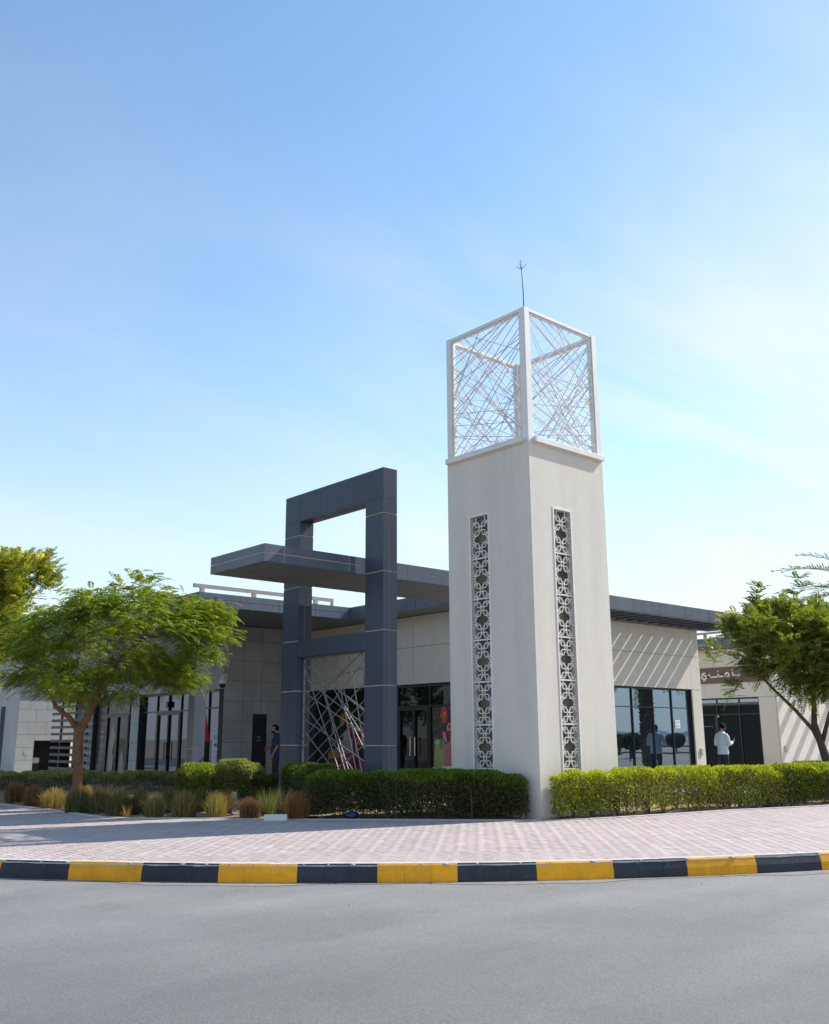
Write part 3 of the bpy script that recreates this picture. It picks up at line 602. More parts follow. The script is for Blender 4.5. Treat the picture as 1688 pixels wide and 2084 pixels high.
def wallpanels(parent, plane, pos, cells, m, th=0.05, g=0.006, name='wall_panel', core=None):
    for (a0, a1, z0, z1) in cells:
        b = MB()
        if plane == 'v': b.box(a0+g, a1-g, pos, pos+th, z0+g, z1-g)
        elif plane == 'u': b.box(pos, pos+th, a0+g, a1-g, z0+g, z1-g)
        elif plane == 'U': b.box(pos-th, pos, a0+g, a1-g, z0+g, z1-g)
        mk(name, b, m, parent)
cb = thing('shop_building', (10, 10, 0.25), 'cream rendered single-storey shop building with dark storefront glass behind the tower', 'building')
UW, VW, WT, GT = 5.13, 6.1, 5.045, 3.09
# inner walls (backing behind the render panels) as solid boxes
core = MB()
core.box(14.60, 15.02, VW+0.045, VW+0.4, 0.2, WT-0.01); core.box(UW+0.045, 15.02, VW+0.045, VW+0.35, GT, WT-0.01); core.box(UW+0.045, 5.9, VW+0.046, VW+0.4, 0.2, GT)
core.box(UW+0.045, UW+0.4, VW+0.4, 14.44, GT, WT-0.01); core.box(UW+0.046, UW+0.4, 14.1, 14.44, 0.2, GT); core.box(UW+0.047, UW+0.4, VW+0.41, 6.9, 0.2, GT)
core.box(14.7, 15.02, VW+0.41, 24, 0.2, WT-0.012); mk('wall', core, M['stonej'], cb)
JZ = 4.15
wallpanels(cb, 'v', VW, [(UW, 6.0, 0.22, GT), (UW+0.06, 9.6, GT, JZ), (UW+0.06, 9.6, JZ, WT), (9.6, 14.53, GT, JZ), (9.6, 14.53, JZ, WT), (14.53, 15.07, 0.22, GT), (14.53, 15.07, GT, JZ), (14.53, 15.07, JZ, WT)], M['cream'])
wallpanels(cb, 'u', UW, [(VW+0.056, 7.0, 0.22, GT), (VW+0.056, 9.2, GT, JZ), (VW+0.056, 9.2, JZ, WT), (9.2, 12.2, GT, JZ), (9.2, 12.2, JZ, WT), (12.2, 14.44, GT, JZ), (12.2, 14.44, JZ, WT)], M['cream'])
wallpanels(cb, 'U', 15.07, [(VW+0.056, 12, 0.22, WT), (12, 24, 0.22, WT)], M['cream'])
storefront(cb, 'v', VW+0.09, 6.02, 14.51, 0.25, 3.075, (7.1, 8.2, 9.25, 10.3, 11.38, 12.45, 13.48), (2.49,), M['glassR'], 0.036)
storefront(cb, 'u', UW+0.10, 7.02, 14.07, 0.25, 3.075, (8.62, 10.0, 12.1), (2.48,), M['glassD'], 0.06, extra=((8.66, 8.74, 0.3, 2.45), (9.90, 9.97, 0.3, 2.45), (9.26, 9.34, 0.3, 2.45), (8.74, 9.26, 2.36, 2.45), (9.34, 9.90, 2.36, 2.45)))
for v_ in (9.40, 9.20):
    h = MB().tube([(UW+0.04, v_, 1.1), (UW+0.04, v_, 1.62)], 0.016, 8)
    for z_ in (1.16, 1.56): h.tube([(UW+0.04, v_, z_), (UW+0.11, v_, z_)], 0.01, 6)
    mk('door_handle', h, M['steel'], cb)
# printed window film in the recess
def ell(mb, c, a, z, ra, rz, col, d, plane, n=20, rot=0.0):
    pts = []
    for k in range(n):
        t = 2*math.pi*k/n; x_, y_ = ra*math.cos(t), rz*math.sin(t); xx = x_*math.cos(rot)-y_*math.sin(rot); yy = x_*math.sin(rot)+y_*math.cos(rot)
        pts.append((c-d, a-xx, z+yy) if plane == 'u' else (a+xx, c-d, z+yy))
    mb.col = col; mb.face(pts)
def pol(mb, c, pts, col, d, plane):
    mb.col = col; P = [(c-d, a, z) if plane == 'u' else (a, c-d, z) for a, z in pts]
    nrm = sum(((Vector(P[i])).cross(Vector(P[(i+1) % len(P)])) for i in range(len(P))), Vector()); want = Vector((-1, 0, 0)) if plane == 'u' else Vector((0, -1, 0))
    mb.face(P if nrm.dot(want) > 0 else P[::-1])
def rct(mb, c, a0, a1, z0, z1, col, d, plane): pol(mb, c, [(a0, z0), (a1, z0), (a1, z1), (a0, z1)], col, d, plane)
def text(s, size, m, parent, name, c, a, z, plane, ext=0.002, shear=0.0, align='LEFT', bold=0.0, sx_=1.0):
    cu = bpy.data.curves.new('tmp', 'FONT'); cu.body = s; cu.size = size; cu.extrude = ext; cu.shear = shear; cu.align_x = align; cu.offset = bold
    t = bpy.data.objects.new('tmp', cu); COL.objects.link(t); bpy.context.view_layer.update()
    me = bpy.data.meshes.new_from_object(t.evaluated_get(bpy.context.evaluated_depsgraph_get())); bpy.data.objects.remove(t); bpy.data.curves.remove(cu)
    off = ORG[parent.name] if parent is not None else Vector((0, 0, 0)); n = len(me.vertices); co = np.empty(n*3, np.float32); me.vertices.foreach_get('co', co); co = co.reshape(-1, 3); co[:, 0] *= sx_
    if plane == 'u': W3 = np.stack([c-co[:, 2], a-co[:, 0], z+co[:, 1]], 1)
    else: W3 = np.stack([a+co[:, 0], c-co[:, 2], z+co[:, 1]], 1)
    me.vertices.foreach_set('co', (W3-np.array(off)).astype(np.float32).ravel()); me.materials.clear(); me.materials.append(m); me.update()
    o = bpy.data.objects.new(name, me); COL.objects.link(o)
    if parent is not None: o.parent = parent
    ORG[o.name] = off.copy(); return o
FC = UW+0.138
fl = MB(); 
rct(fl, FC, 12.15, 14.0, 0.3, 2.44, (0.012, 0.011, 0.013), 0.0, 'u'); rct(fl, FC, 10.03, 12.07, 0.3, 2.44, (0.012, 0.011, 0.013), 0.0, 'u')
for (a, z, r1, r2, c_) in ((12.72, 2.16, 0.12, 0.2, (0.42, 0.16, 0.04)), (13.2, 1.9, 0.1, 0.16, (0.4, 0.15, 0.05)), (12.35, 2.3, 0.08, 0.12, (0.3, 0.03, 0.03)), (11.0, 2.1, 0.13, 0.2, (0.4, 0.03, 0.03))): ell(fl, FC, a, z, r1, r2, c_, 0.002, 'u')
for (z0, z1) in ((1.72, 2.02), (1.38, 1.66)): pol(fl, FC, [(10.9, z0-0.05), (12.35, z0), (12.45, z1), (10.9, z1-0.05)], (0.38, 0.025, 0.035), 0.002, 'u')
rct(fl, FC, 10.9, 11.65, 1.42, 2.3, (0.42, 0.1, 0.05), 0.0035, 'u')
ell(fl, FC, 13.0, 1.02, 0.45, 0.28, (0.36, 0.2, 0.09), 0.002, 'u'); ell(fl, FC, 13.0, 0.9, 0.45, 0.10, (0.16, 0.05, 0.02), 0.0035, 'u'); ell(fl, FC, 12.85, 1.1, 0.2, 0.06, (0.4, 0.25, 0.05), 0.0045, 'u')
pol(fl, FC, [(12.1, 0.4), (12.75, 0.4), (12.85, 1.15), (12.0, 1.15)], (0.30, 0.02, 0.09), 0.006, 'u')
ell(fl, FC, 12.45, 1.38, 0.36, 0.26, (0.30, 0.28, 0.29), 0.0035, 'u'); ell(fl, FC, 12.5, 1.68, 0.17, 0.15, (0.32, 0.38, 0.44), 0.0045, 'u'); ell(fl, FC, 12.1, 1.25, 0.16, 0.16, (0.25, 0.2, 0.22), 0.005, 'u')
pol(fl, FC, [(13.4, 0.4), (14.0, 0.35), (13.6, 0.75), (12.6, 0.7)], (0.33, 0.02, 0.14), 0.0075, 'u'); rct(fl, FC, 11.0, 11.9, 0.35, 0.95, (0.32, 0.02, 0.12), 0.002, 'u')
for k in range(90):
    a_, z_ = random.uniform(12.2, 13.95), random.uniform(0.4, 2.35); c_ = random.choice(((0.45, 0.08, 0.2), (0.35, 0.05, 0.1), (0.4, 0.3, 0.2), (0.3, 0.28, 0.3), (0.1, 0.12, 0.05), (0.4, 0.15, 0.05)))
    ell(fl, FC, a_, z_, random.uniform(0.01, 0.05) if z_ < 1.3 else random.uniform(0.006, 0.015), random.uniform(0.01, 0.04) if z_ < 1.3 else random.uniform(0.006, 0.015), c_, 0.0085+0.00003*k, 'u', 8)
mk('window_film', fl, M['print'], cb)
LM = mat('film_lettering', (0.6, 0.55, 0.55), 0.5, 0.02, 10)
text('Opening', 0.22, LM, cb, 'film_text', FC-0.006, 12.25, 1.8, 'u', 0.0005, 0.3); text('SOON', 0.24, LM, cb, 'film_text', FC-0.006, 12.2, 1.42, 'u', 0.0005, 0.2); text('YUMMY', 0.13, LM, cb, 'film_text', FC-0.009, 12.72, 0.92, 'u', 0.0005)
fl = MB(); rct(fl, FC, 7.07, 8.55, 0.3, 2.44, (0.012, 0.011, 0.013), 0.0, 'u')
ell(fl, FC, 8.07, 2.22, 0.13, 0.24, (0.5, 0.025, 0.02), 0.002, 'u'); ell(fl, FC, 8.05, 2.24, 0.03, 0.07, (0.75, 0.3, 0.08), 0.0035, 'u'); ell(fl, FC, 7.62, 2.28, 0.14, 0.24, (0.45, 0.17, 0.06), 0.002, 'u')
pol(fl, FC, [(8.0, 1.74), (7.1, 1.78), (7.1, 2.0), (7.93, 2.0)], (0.45, 0.02, 0.05), 0.002, 'u'); pol(fl, FC, [(7.9, 1.4), (7.1, 1.42), (7.1, 1.7), (7.86, 1.72)], (0.42, 0.02, 0.04), 0.002, 'u')
pol(fl, FC, [(8.5, 0.85), (8.1, 0.72), (8.05, 1.45), (8.46, 1.48)], (0.27, 0.33, 0.12), 0.0035, 'u'); ell(fl, FC, 8.28, 1.48, 0.2, 0.07, (0.4, 0.45, 0.3), 0.005, 'u'); ell(fl, FC, 8.2, 1.42, 0.08, 0.16, (0.08, 0.22, 0.03), 0.006, 'u'); ell(fl, FC, 8.35, 0.95, 0.13, 0.12, (0.3, 0.3, 0.06), 0.0065, 'u')
pol(fl, FC, [(8.1, 0.85), (7.8, 0.9), (7.82, 1.5), (8.08, 1.42)], (0.45, 0.12, 0.14), 0.005, 'u'); pol(fl, FC, [(8.12, 1.55), (7.95, 1.45), (8.0, 1.72), (8.15, 1.78)], (0.6, 0.18, 0.3), 0.006, 'u'); pol(fl, FC, [(8.35, 0.6), (7.8, 0.72), (7.8, 0.86), (8.1, 0.84)], (0.6, 0.6, 0.55), 0.008, 'u'); rct(fl, FC, 7.8, 8.4, 0.4, 0.6, (0.4, 0.04, 0.05), 0.005, 'u'); pol(fl, FC, [(8.55, 0.6), (8.35, 0.58), (8.33, 0.8), (8.55, 0.82)], (0.25, 0.4, 0.38), 0.0095, 'u'); rct(fl, FC, 7.4, 7.75, 1.0, 1.12, (0.35, 0.01, 0.12), 0.002, 'u')
for k in range(70):
    a_, z_ = random.uniform(7.5, 8.5), random.uniform(0.4, 2.4); c_ = random.choice(((0.5, 0.1, 0.15), (0.2, 0.3, 0.08), (0.45, 0.4, 0.3), (0.4, 0.2, 0.05), (0.1, 0.2, 0.05)))
    ell(fl, FC, a_, z_, random.uniform(0.008, 0.03), random.uniform(0.008, 0.03), c_, 0.0105+0.00003*k, 'u', 8)
mk('window_film', fl, M['print'], cb)
text('Open', 0.26, LM, cb, 'film_text', FC-0.008, 7.99, 1.80, 'u', 0.0005, 0.3); text('Soon', 0.26, LM, cb, 'film_text', FC-0.008, 7.83, 1.46, 'u', 0.0005, 0.25, bold=0.004)
# notice on the right window, sockets on the piers
nt_ = MB(); nt_.box(13.62, 13.90, VW+0.118, VW+0.122, 1.86, 2.11); notice = mk('paper_notice', nt_, M['letter'], cb)
tx = MB()
for k, (z_, l_) in enumerate(((2.04, 0.18), (2.01, 0.12), (1.93, 0.2), (1.9, 0.16))): rct(tx, VW+0.1172, 13.66, 13.66+l_, z_, z_+0.012, (0.25, 0.2, 0.2), 0.0, 'v')
mk('notice_print', tx, M['print'], cb)
mk('socket_box', MB().box(14.74, 14.88, VW-0.035, VW+0.002, 1.0, 1.22, 0.006), M['wstone'], cb)
# roof slab with fascia
def fascia_run(parent, plane, pos, a0, a1, step, m=None, sgn=-1):
    n = max(1, round((a1-a0)/step)); th = 0.03
    for i in range(n):
        for (z0, z1) in ((CZ0, CZM-0.011), (CZM+0.011, CZ1)):
            p, q = a0+(a1-a0)*i/n+0.006, a0+(a1-a0)*(i+1)/n-0.006
            b = MB().box(pos, pos+th, p, q, z0, z1) if plane == 'u' else MB().box(p, q, pos, pos+th, z0, z1)
            mk('fascia_panel', b, m or M['acp2'], parent)
rs = MB(); rs.prism([(4.226, 6.536), (15.3, 6.536), (15.3, 26), (-0.83, 26), (-0.83, 11.026), (4.226, 11.026)], CZ0+0.012, CZ1-0.012)
rs.prism([(5.31, 6.1), (15.3, 6.1), (15.3, 6.533), (5.31, 6.533)], CZ0+0.013, CZ1-0.013)
mk('roof', rs, M['seal'], cb)
rs = MB(); rs.face([(x_, y_, CZ0+0.006) for x_, y_ in ((4.23, 6.54), (4.23, 11.03), (-0.82, 11.03), (-0.82, 26), (15.3, 26), (15.3, 6.54))]); mk('soffit', rs, M['soffit'], cb)
fascia_run(cb, 'v', 10.996, -0.86, 4.196, 1.25); fascia_run(cb, 'u', 4.196, 6.54, 11.02, 1.5); fascia_run(cb, 'u', -0.86, 11.03, 25.9, 1.5)
rl = MB(); rl.box(-0.7, 4.0, 11.56, 11.64, 5.62, 5.72)
for x_ in (-0.5, 1.15, 2.9, 3.3): rl.box(x_, x_+0.12, 11.56, 11.64, 5.41, 5.62)
for x_ in (3.94,): rl.box(x_, x_+0.06, 11.56, 11.64, 5.41, 5.62)
mk('roof_rail', rl, M['rail'], cb)
mk('roof_hatch', MB().box(5.3, 6.3, 10.2, 11.2, 5.41, 5.66, 0.02), M['rail'], cb)
mk('roof_aerial', MB().tube([(17.0-2.0, 7.2, 5.4), (15.0, 7.2, 6.05)], 0.008, 5), M['frame'], cb)
col = thing('canopy_column', (-0.5, 11.45, 0.25), 'slate blue clad column holding up the roof corner over the left shops', 'column')
clad(col, -0.67, -0.32, 11.3, 11.62, 0.25, CZ0-0.002, jz=(1.35, 2.72, 4.0), skip='-z+z', m=M['acp2'])

# ------------------------------------------------------------------ grey stone shop wing on the left
UL, VL = 2.05, 14.5
gb = thing('stone_building', (3.5, 18, 0.25), 'grey stone-tiled shop wing with glazed shopfronts behind the left tree', 'building')
core = MB(); core.box(UL+0.03, 5.1, VL+0.03, VL+0.3, 0.2, WT); core.box(UL+0.03, UL+0.35, VL+0.31, 25.8, GT+0.02, WT); 
for (a0, a1) in ((16.05, 16.70), (20.2, 20.80), (24.05, 25.8)): core.box(UL+0.031, UL+0.35, a0+0.02, a1-0.02, 0.2, GT+0.02)
mk('wall', core, M['stonej'], gb)
TM = {}
def tiles(parent, plane, pos, a0, a1, z0, z1, tw=0.64, tz=0.62, mats=('stone', 'stone2'), holes=(), stag=0.0, th=0.03, g=0.005, name='stone_tile'):
    zs = []; z = z0
    while z < z1-0.02: zs.append((z, min(z+tz, z1))); z += tz
    for r_, (b0, b1) in enumerate(zs):
        a = a0-(stag*(r_ % 2)); 
        while a < a1-0.02:
            p, q = max(a, a0), min(a+tw, a1); a += tw
            if q-p < 0.04: continue
            segs = [(p, q, b0, b1)]
            for (h0, h1, k0, k1) in holes:
                ns = []
                for (s0_, s1_, c0, c1) in segs:
                    if s1_ <= h0 or s0_ >= h1 or c1 <= k0 or c0 >= k1: ns.append((s0_, s1_, c0, c1)); continue
                    if s0_ < h0: ns.append((s0_, h0, c0, c1))
                    if s1_ > h1: ns.append((h1, s1_, c0, c1))
                    m0, m1 = max(s0_, h0), min(s1_, h1)
                    if c1 > k1: ns.append((m0, m1, k1, c1))
                    if c0 < k0: ns.append((m0, m1, c0, k0))
                segs = ns
            for (s0_, s1_, c0, c1) in segs:
                if s1_-s0_ < 0.03 or c1-c0 < 0.03: continue
                l_, h_ = round(s1_-s0_-2*g, 3), round(c1-c0-2*g, 3); mm = random.choice(mats); key = (plane, l_, h_, mm)
                if key not in TM:
                    b = MB()
                    if plane == 'v': b.box(0, l_, 0, th, 0, h_)
                    else: b.box(0, th, 0, l_, 0, h_)
                    me = bpy.data.meshes.new(name); me.from_pydata(b.v, [], b.f); me.materials.append(M[mm]); TM[key] = me
                o_ = ORG[parent.name]; t = random.uniform(-0.0015, 0.0015); loc = (s0_+g-o_.x, pos+t-o_.y, c0+g-o_.z) if plane == 'v' else (pos+t-o_.x, s0_+g-o_.y, c0+g-o_.z)
                link(name, TM[key], parent, loc)
tiles(gb, 'v', VL, UL+0.032, UW-0.004, 0.25, WT, 0.66, 0.62, holes=((3.12, 3.64, 0.25, 2.34),))
tiles(gb, 'u', UL, VL, 25.8, GT, WT, 0.66, 0.65)
for (a0, a1) in ((16.05, 16.70), (20.2, 20.80), (24.05, 25.8)): tiles(gb, 'u', UL, a0, a1, 0.25, GT, 0.66, 0.62)
dr = MB(); dr.box(3.125, 3.635, VL+0.012, VL+0.028, 0.25, 2.335); d_ = mk('service_door', dr, M['frame'], gb)
sl_ = MB()
for k in range(16): sl_.box(3.19, 3.57, VL+0.004, VL+0.013, 0.45+0.11*k, 0.50+0.11*k)
mk('door_louvre', sl_, M['frame'], gb); text('FHC', 0.07, LM, gb, 'door_lettering', VL+0.002, 3.3, 1.62, 'v', 0.0005); text('ROOM', 0.05, LM, gb, 'door_lettering', VL+0.002, 3.3, 1.53, 'v', 0.0005)
storefront(gb, 'u', UL+0.07, VL+0.04, 16.04, 0.25, GT-0.005, (14.95+0.55,), (2.54,), M['glassL'], 0.06)
storefront(gb, 'u', UL+0.12, 16.72, 20.18, 0.25, GT-0.005, (17.4, 19.1), (2.5,), M['glassL'], 0.06, extra=((17.43, 17.52, 0.3, 2.47), (18.98, 19.07, 0.3, 2.47), (18.2, 18.28, 0.3, 2.47), (17.52, 18.2, 2.38, 2.47), (18.28, 18.98, 2.38, 2.47), (18.22, 18.26, 2.52, 3.05)))
storefront(gb, 'u', UL+0.12, 20.82, 24.03, 0.25, GT-0.005, (21.2, 23.1), (2.5,), M['glassD'], 0.06, extra=((21.23, 21.32, 0.3, 2.47), (22.98, 23.07, 0.3, 2.47), (22.1, 22.18, 0.3, 2.47), (21.32, 22.1, 2.38, 2.47), (22.18, 22.98, 2.38, 2.47)))
for v_ in (18.16, 18.32):
    h = MB().tube([(UL+0.07, v_, 0.95), (UL+0.07, v_, 1.5)], 0.018, 8)
    for z_ in (1.0, 1.45): h.tube([(UL+0.07, v_, z_), (UL+0.14, v_, z_)], 0.01, 6)
    mk('door_handle', h, M['black'], gb)
mk('door_closer', MB().box(UL+0.04, UL+0.11, 18.17, 18.31, 2.62, 2.82, 0.01), M['frame'], gb)
# salon film: dark header with lettering, trailing printed shapes
SC_ = UL+0.158
sf = MB(); rct(sf, SC_, 20.87, 23.98, 2.52, 3.03, (0.03, 0.03, 0.034), 0.0, 'u'); rct(sf, SC_, 23.14, 23.98, 0.3, 2.46, (0.03, 0.032, 0.034), 0.0, 'u'); rct(sf, SC_, 20.87, 21.16, 0.3, 2.46, (0.05, 0.045, 0.055), 0.0, 'u')
pol(sf, SC_, [(23.9, 0.4), (23.5, 0.4), (23.3, 1.3), (23.5, 1.5)], (0.11, 0.12, 0.06), 0.0015, 'u')
pol(sf, SC_, [(22.95, 0.4), (22.7, 0.4), (22.5, 1.2), (22.3, 1.7), (22.55, 2.1), (22.85, 1.6)], (0.16, 0.17, 0.11), 0.001, 'u'); pol(sf, SC_, [(22.75, 0.35), (22.45, 0.35), (22.4, 1.0), (22.55, 1.1)], (0.15, 0.2, 0.23), 0.002, 'u')
pol(sf, SC_, [(21.95, 0.4), (21.5, 0.4), (21.5, 0.8), (21.72, 1.25), (21.9, 0.9)], (0.14, 0.15, 0.09), 0.001, 'u'); pol(sf, SC_, [(21.16, 1.5), (20.9, 1.2), (20.9, 2.1), (21.1, 2.35)], (0.23, 0.1, 0.2), 0.0015, 'u'); rct(sf, SC_, 20.9, 21.05, 0.4, 0.95, (0.33, 0.16, 0.06), 0.0015, 'u')
for k in range(5): rct(sf, SC_, 23.35, 23.6, 1.3+0.17*k, 1.4+0.17*k, (0.16, 0.16, 0.17) if k < 4 else (0.4, 0.02, 0.06), 0.002, 'u')
mk('window_film', sf, M['print'], gb)
GM = mat('grey_lettering', (0.3, 0.31, 0.32), 0.5, 0.02, 10)
for (a_, t1, t2) in ((23.62, 'Moroccan', 'Bath'), (22.8, 'Facial', 'Treatment'), (21.98, 'Protein', 'Treatment'), (21.22, 'Nail', 'Service')):
    text(t1, 0.125, GM, gb, 'film_text', SC_-0.003, a_, 2.83, 'u', 0.0005, sx_=0.85); text(t2, 0.125, GM, gb, 'film_text', SC_-0.003, a_, 2.63, 'u', 0.0005, sx_=0.85)
SG = mat('gold_lettering', (0.16, 0.12, 0.06), 0.4, 0.02, 10, metal=0.4); text('ulifeam', 0.3, SG, gb, 'shop_sign', UL-0.03, 22.7, 3.6, 'u', 0.02, 0.3)
# posters in the window by the flag
pf = MB(); PC = UL+0.108
rct(pf, PC, 14.62, 15.25, 0.75, 1.95, (0.42, 0.44, 0.55), 0.0, 'u'); rct(pf, PC, 14.64, 15.2, 1.55, 1.72, (0.16, 0.26, 0.42), 0.0015, 'u')
for k in range(4): rct(pf, PC, 14.66, 15.18, 1.78+0.04*k, 1.79+0.04*k, (0.14, 0.15, 0.22), 0.0015, 'u')
for k in range(7): rct(pf, PC, 14.64+0.03*(k % 3), 15.0+0.06*(k % 4), 0.88+0.055*k, 0.9+0.055*k, (0.12, 0.12, 0.2), 0.0015, 'u')
ell(pf, PC, 14.95, 0.65, 0.33, 0.18, (0.3, 0.26, 0.36), 0.003, 'u'); pol(pf, PC, [(14.62, 0.85), (14.78, 0.85), (14.62, 1.5)], (0.01, 0.01, 0.015), 0.003, 'u')
mk('window_film', pf, M['print'], gb); NV = mat('navy_lettering', (0.03, 0.03, 0.12), 0.5, 0.02, 10); text('MU', 0.16, NV, gb, 'film_text', PC-0.004, 15.12, 1.36, 'u', 0.0005, bold=0.004)
# dome camera on the stone corner
cc = thing('cctv_camera', (1.99, 14.35, 3.3), 'white dome security camera bracketed to the grey stone corner', 'camera')
mk('bracket', MB().tube([(2.045, 14.4, 3.42), (1.95, 14.3, 3.43), (1.82, 14.2, 3.43)], 0.045, 10).tube([(1.82, 14.2, 3.43), (1.82, 14.2, 3.36)], 0.04, 10), M['white'], cc)
mk('wall_plate', MB().box(2.02, 2.052, 14.32, 14.48, 3.33, 3.52, 0.01), M['white'], cc)
hs = [[(1.82+r_*math.cos(2*math.pi*k/16), 14.2+r_*math.sin(2*math.pi*k/16), z_) for k in range(16)] for r_, z_ in ((0.05, 3.37), (0.10, 3.35), (0.115, 3.30), (0.115, 3.22), (0.105, 3.215))]
mk('housing', MB().rings(hs[::-1]), M['white'], cc, True)
ds = [[(1.82+0.1*math.cos(a)*math.cos(2*math.pi*k/16), 14.2+0.1*math.cos(a)*math.sin(2*math.pi*k/16), 3.215-0.13*math.sin(a)) for k in range(16)] for a in (0, 0.4, 0.8, 1.15, 1.5)]
mk('dome', MB().rings(ds[::-1]), M['black'], cc, True)
# flag furled on its leaning pole
fg = thing('furled_flag', (1.1, 13.9, 0.25), 'furled red black and white flag hanging on a thin pole by the shop window', 'flag')
mk('pole', MB().tube([(1.12, 13.88, 0.25), (1.14, 14.0, 2.45)], 0.014, 8), M['letter'], fg)
mk('finial', MB().tube([(1.14, 14.0, 2.45), (1.14, 14.002, 2.52), (1.14, 14.004, 2.58)], [0.018, 0.012, 0.002], 8), M['fred'], fg)
def cloth(name, z0, z1, w0, w1, o0, o1, m, ph):
    rg = []
    for i in range(9):
        t = i/8; z = z0+(z1-z0)*t; wv = (w0+(w1-w0)*t); oc = o0+(o1-o0)*t; ring = []
        for k in range(14):
            a = 2*math.pi*k/14; rr = 1+0.22*math.sin(3*a+ph+2*t); ring.append((1.13+wv*rr*math.cos(a)*0.75+oc*0.75, 13.97-oc*0.66-wv*rr*math.cos(a)*0.66+0.05*math.sin(a)*rr, z))
        rg.append(ring)
    mk(name, MB().rings(rg), m, fg, True)
cloth('red_band', 1.5, 2.42, 0.1, 0.02, 0.08, 0.0, M['fred'], 0.3); cloth('black_band', 0.9, 1.52, 0.11, 0.10, 0.04, 0.08, M['fblk'], 1.3); cloth('white_band', 0.55, 1.0, 0.06, 0.07, -0.08, -0.05, M['fwht'], 2.0)

# ------------------------------------------------------------------ louvre screen and pale stone block at the far left
ls = thing('louvre_screen', (1.9, 25.6, 0.25), 'dark horizontal slat screen standing beside the left shop', 'screen')
for k in range(11):
    z = 0.45+0.262*k; mk('slat', MB().box(1.84, 1.9, 23.95 if k > 8 else 24.08, 27.55, z, z+0.10), M['slat'], ls)
for v_ in (26.7, 25.3): mk('post', MB().box(1.905, 1.97, v_, v_+0.09, 0.25, 3.35), M['slat'], ls)
mk('backing', MB().box(2.2, 2.25, 24.06, 26.0, 0.25, 3.4), M['dark'], ls)
wb = thing('pale_stone_building', (3, 31, 0.25), 'sunlit pale stone-clad block with a dark alcove at the far left', 'building')
UC, VC = 1.35, 30.0
cw = MB(); cw.box(UC+0.03, 2.12, VC+0.03, VC+0.4, 0.2, 5.0); cw.box(2.12, 4.1, VC+0.031, VC+0.4, 1.57, 5.0); cw.box(4.1, 9, VC+0.03, VC+0.4, 0.2, 5.0); cw.box(UC+0.031, UC+0.4, VC+0.41, 44, 0.2, 5.0)
mk('wall', cw, M['stonej'], wb)
tiles(wb, 'v', VC, UC, 5.0, 0.25, 5.0, 0.75, 0.52, mats=('wstone',), holes=((2.1, 4.12, 0.25, 1.56),), stag=0.3, th=0.028)
al = MB(); al.box(2.0, 4.2, VC+1.3, VC+1.35, 0.2, 1.7); al.box(2.05, 2.1, VC+0.41, VC+1.3, 0.2, 1.7); al.box(2.1, 4.2, VC+0.41, VC+1.3, 1.62, 1.7); mk('alcove', al, M['frame'], wb)
wallpanels(wb, 'u', UC, [(VC+0.034, 31.6, 0.22, 5.0), (32.2, 44, 0.22, 5.0), (31.6, 32.2, 3.0, 5.0)], M['wstone'])
storefront(wb, 'u', UC+0.06, 31.62, 32.18, 0.25, 2.98, (), (2.5,), M['glassD'])
mk('wall_vent', MB().box(1.7, 1.86, VC-0.012, VC+0.002, 0.98, 1.14, 0.004), M['wstone'], wb)
mk('roof', MB().box(UC-0.6, 12, VC-0.5, 46, 5.0, 5.4), M['acp2'], wb)
bn = thing('alcove_bin', (2.45, 30.8, 0.25), 'small white lidded bin standing in the dark alcove', 'bin')
mk('body', MB().box(2.3, 2.6, 30.65, 30.95, 0.25, 0.62, 0.02), M['black'], bn); mk('lid', MB().box(2.28, 2.62, 30.63, 30.97, 0.625, 0.86, 0.03), M['letter'], bn)

# ------------------------------------------------------------------ far right building with the brown sign
US, V2 = 21.88, 7.1
rb = thing('restaurant_building', (25, 10, 0.25), 'cream building with dark glass entrance and brown sign behind the right tree', 'building')
cw = MB(); cw.box(US+0.045, US+0.35, V2+0.3, 20, GT, WT); cw.box(US+0.045, US+0.35, V2+0.3, 7.8, 0.2, GT); cw.box(US+0.045, 34, V2+0.045, V2+0.29, 0.2, WT); mk('wall', cw, M['stonej'], rb)
wallpanels(rb, 'u', US, [(V2+0.056, 7.86, 0.22, GT), (V2+0.056, 12.5, GT, JZ), (V2+0.056, 12.5, JZ, WT), (12.5, 20, GT, WT)], M['cream'])
wallpanels(rb, 'v', V2, [(US, 27, 0.22, GT), (27, 34, 0.22, GT), (US, 27, GT, WT), (27, 34, GT, WT)], M['cream'])
storefront(rb, 'u', US+0.09, 7.88, 14, 2.86, GT-0.01, (8.78, 9.77, 10.9), (), M['glassR'], 0.045)
storefront(rb, 'u', US+0.09, 7.88, 14, 0.25, 2.855, (8.78, 9.77, 10.9), (2.45,), M['glassF'], 0.06, extra=((9.8, 9.88, 0.3, 2.42), (10.6, 10.68, 0.3, 2.42)))
mk('door_bar', MB().tube([(US+0.03, 9.95, 1.98), (US+0.03, 10.5, 1.98)], 0.015, 6), M['steel'], rb)
mk('spot_lamp', MB().tube([(US+0.02, 9.7, 2.36), (US+0.06, 9.7, 2.42)], [0.05, 0.02], 10), M['letter'], rb)
sb_ = MB().box(US-0.06, US-0.004, 7.35, 10.9, 3.68, 4.31, 0.006); mk('sign_board', sb_, M['brown'], rb)
mk('socket_box', MB().box(22.1, 22.25, V2-0.03, V2+0.002, 1.0, 1.25, 0.005), M['wstone'], rb)
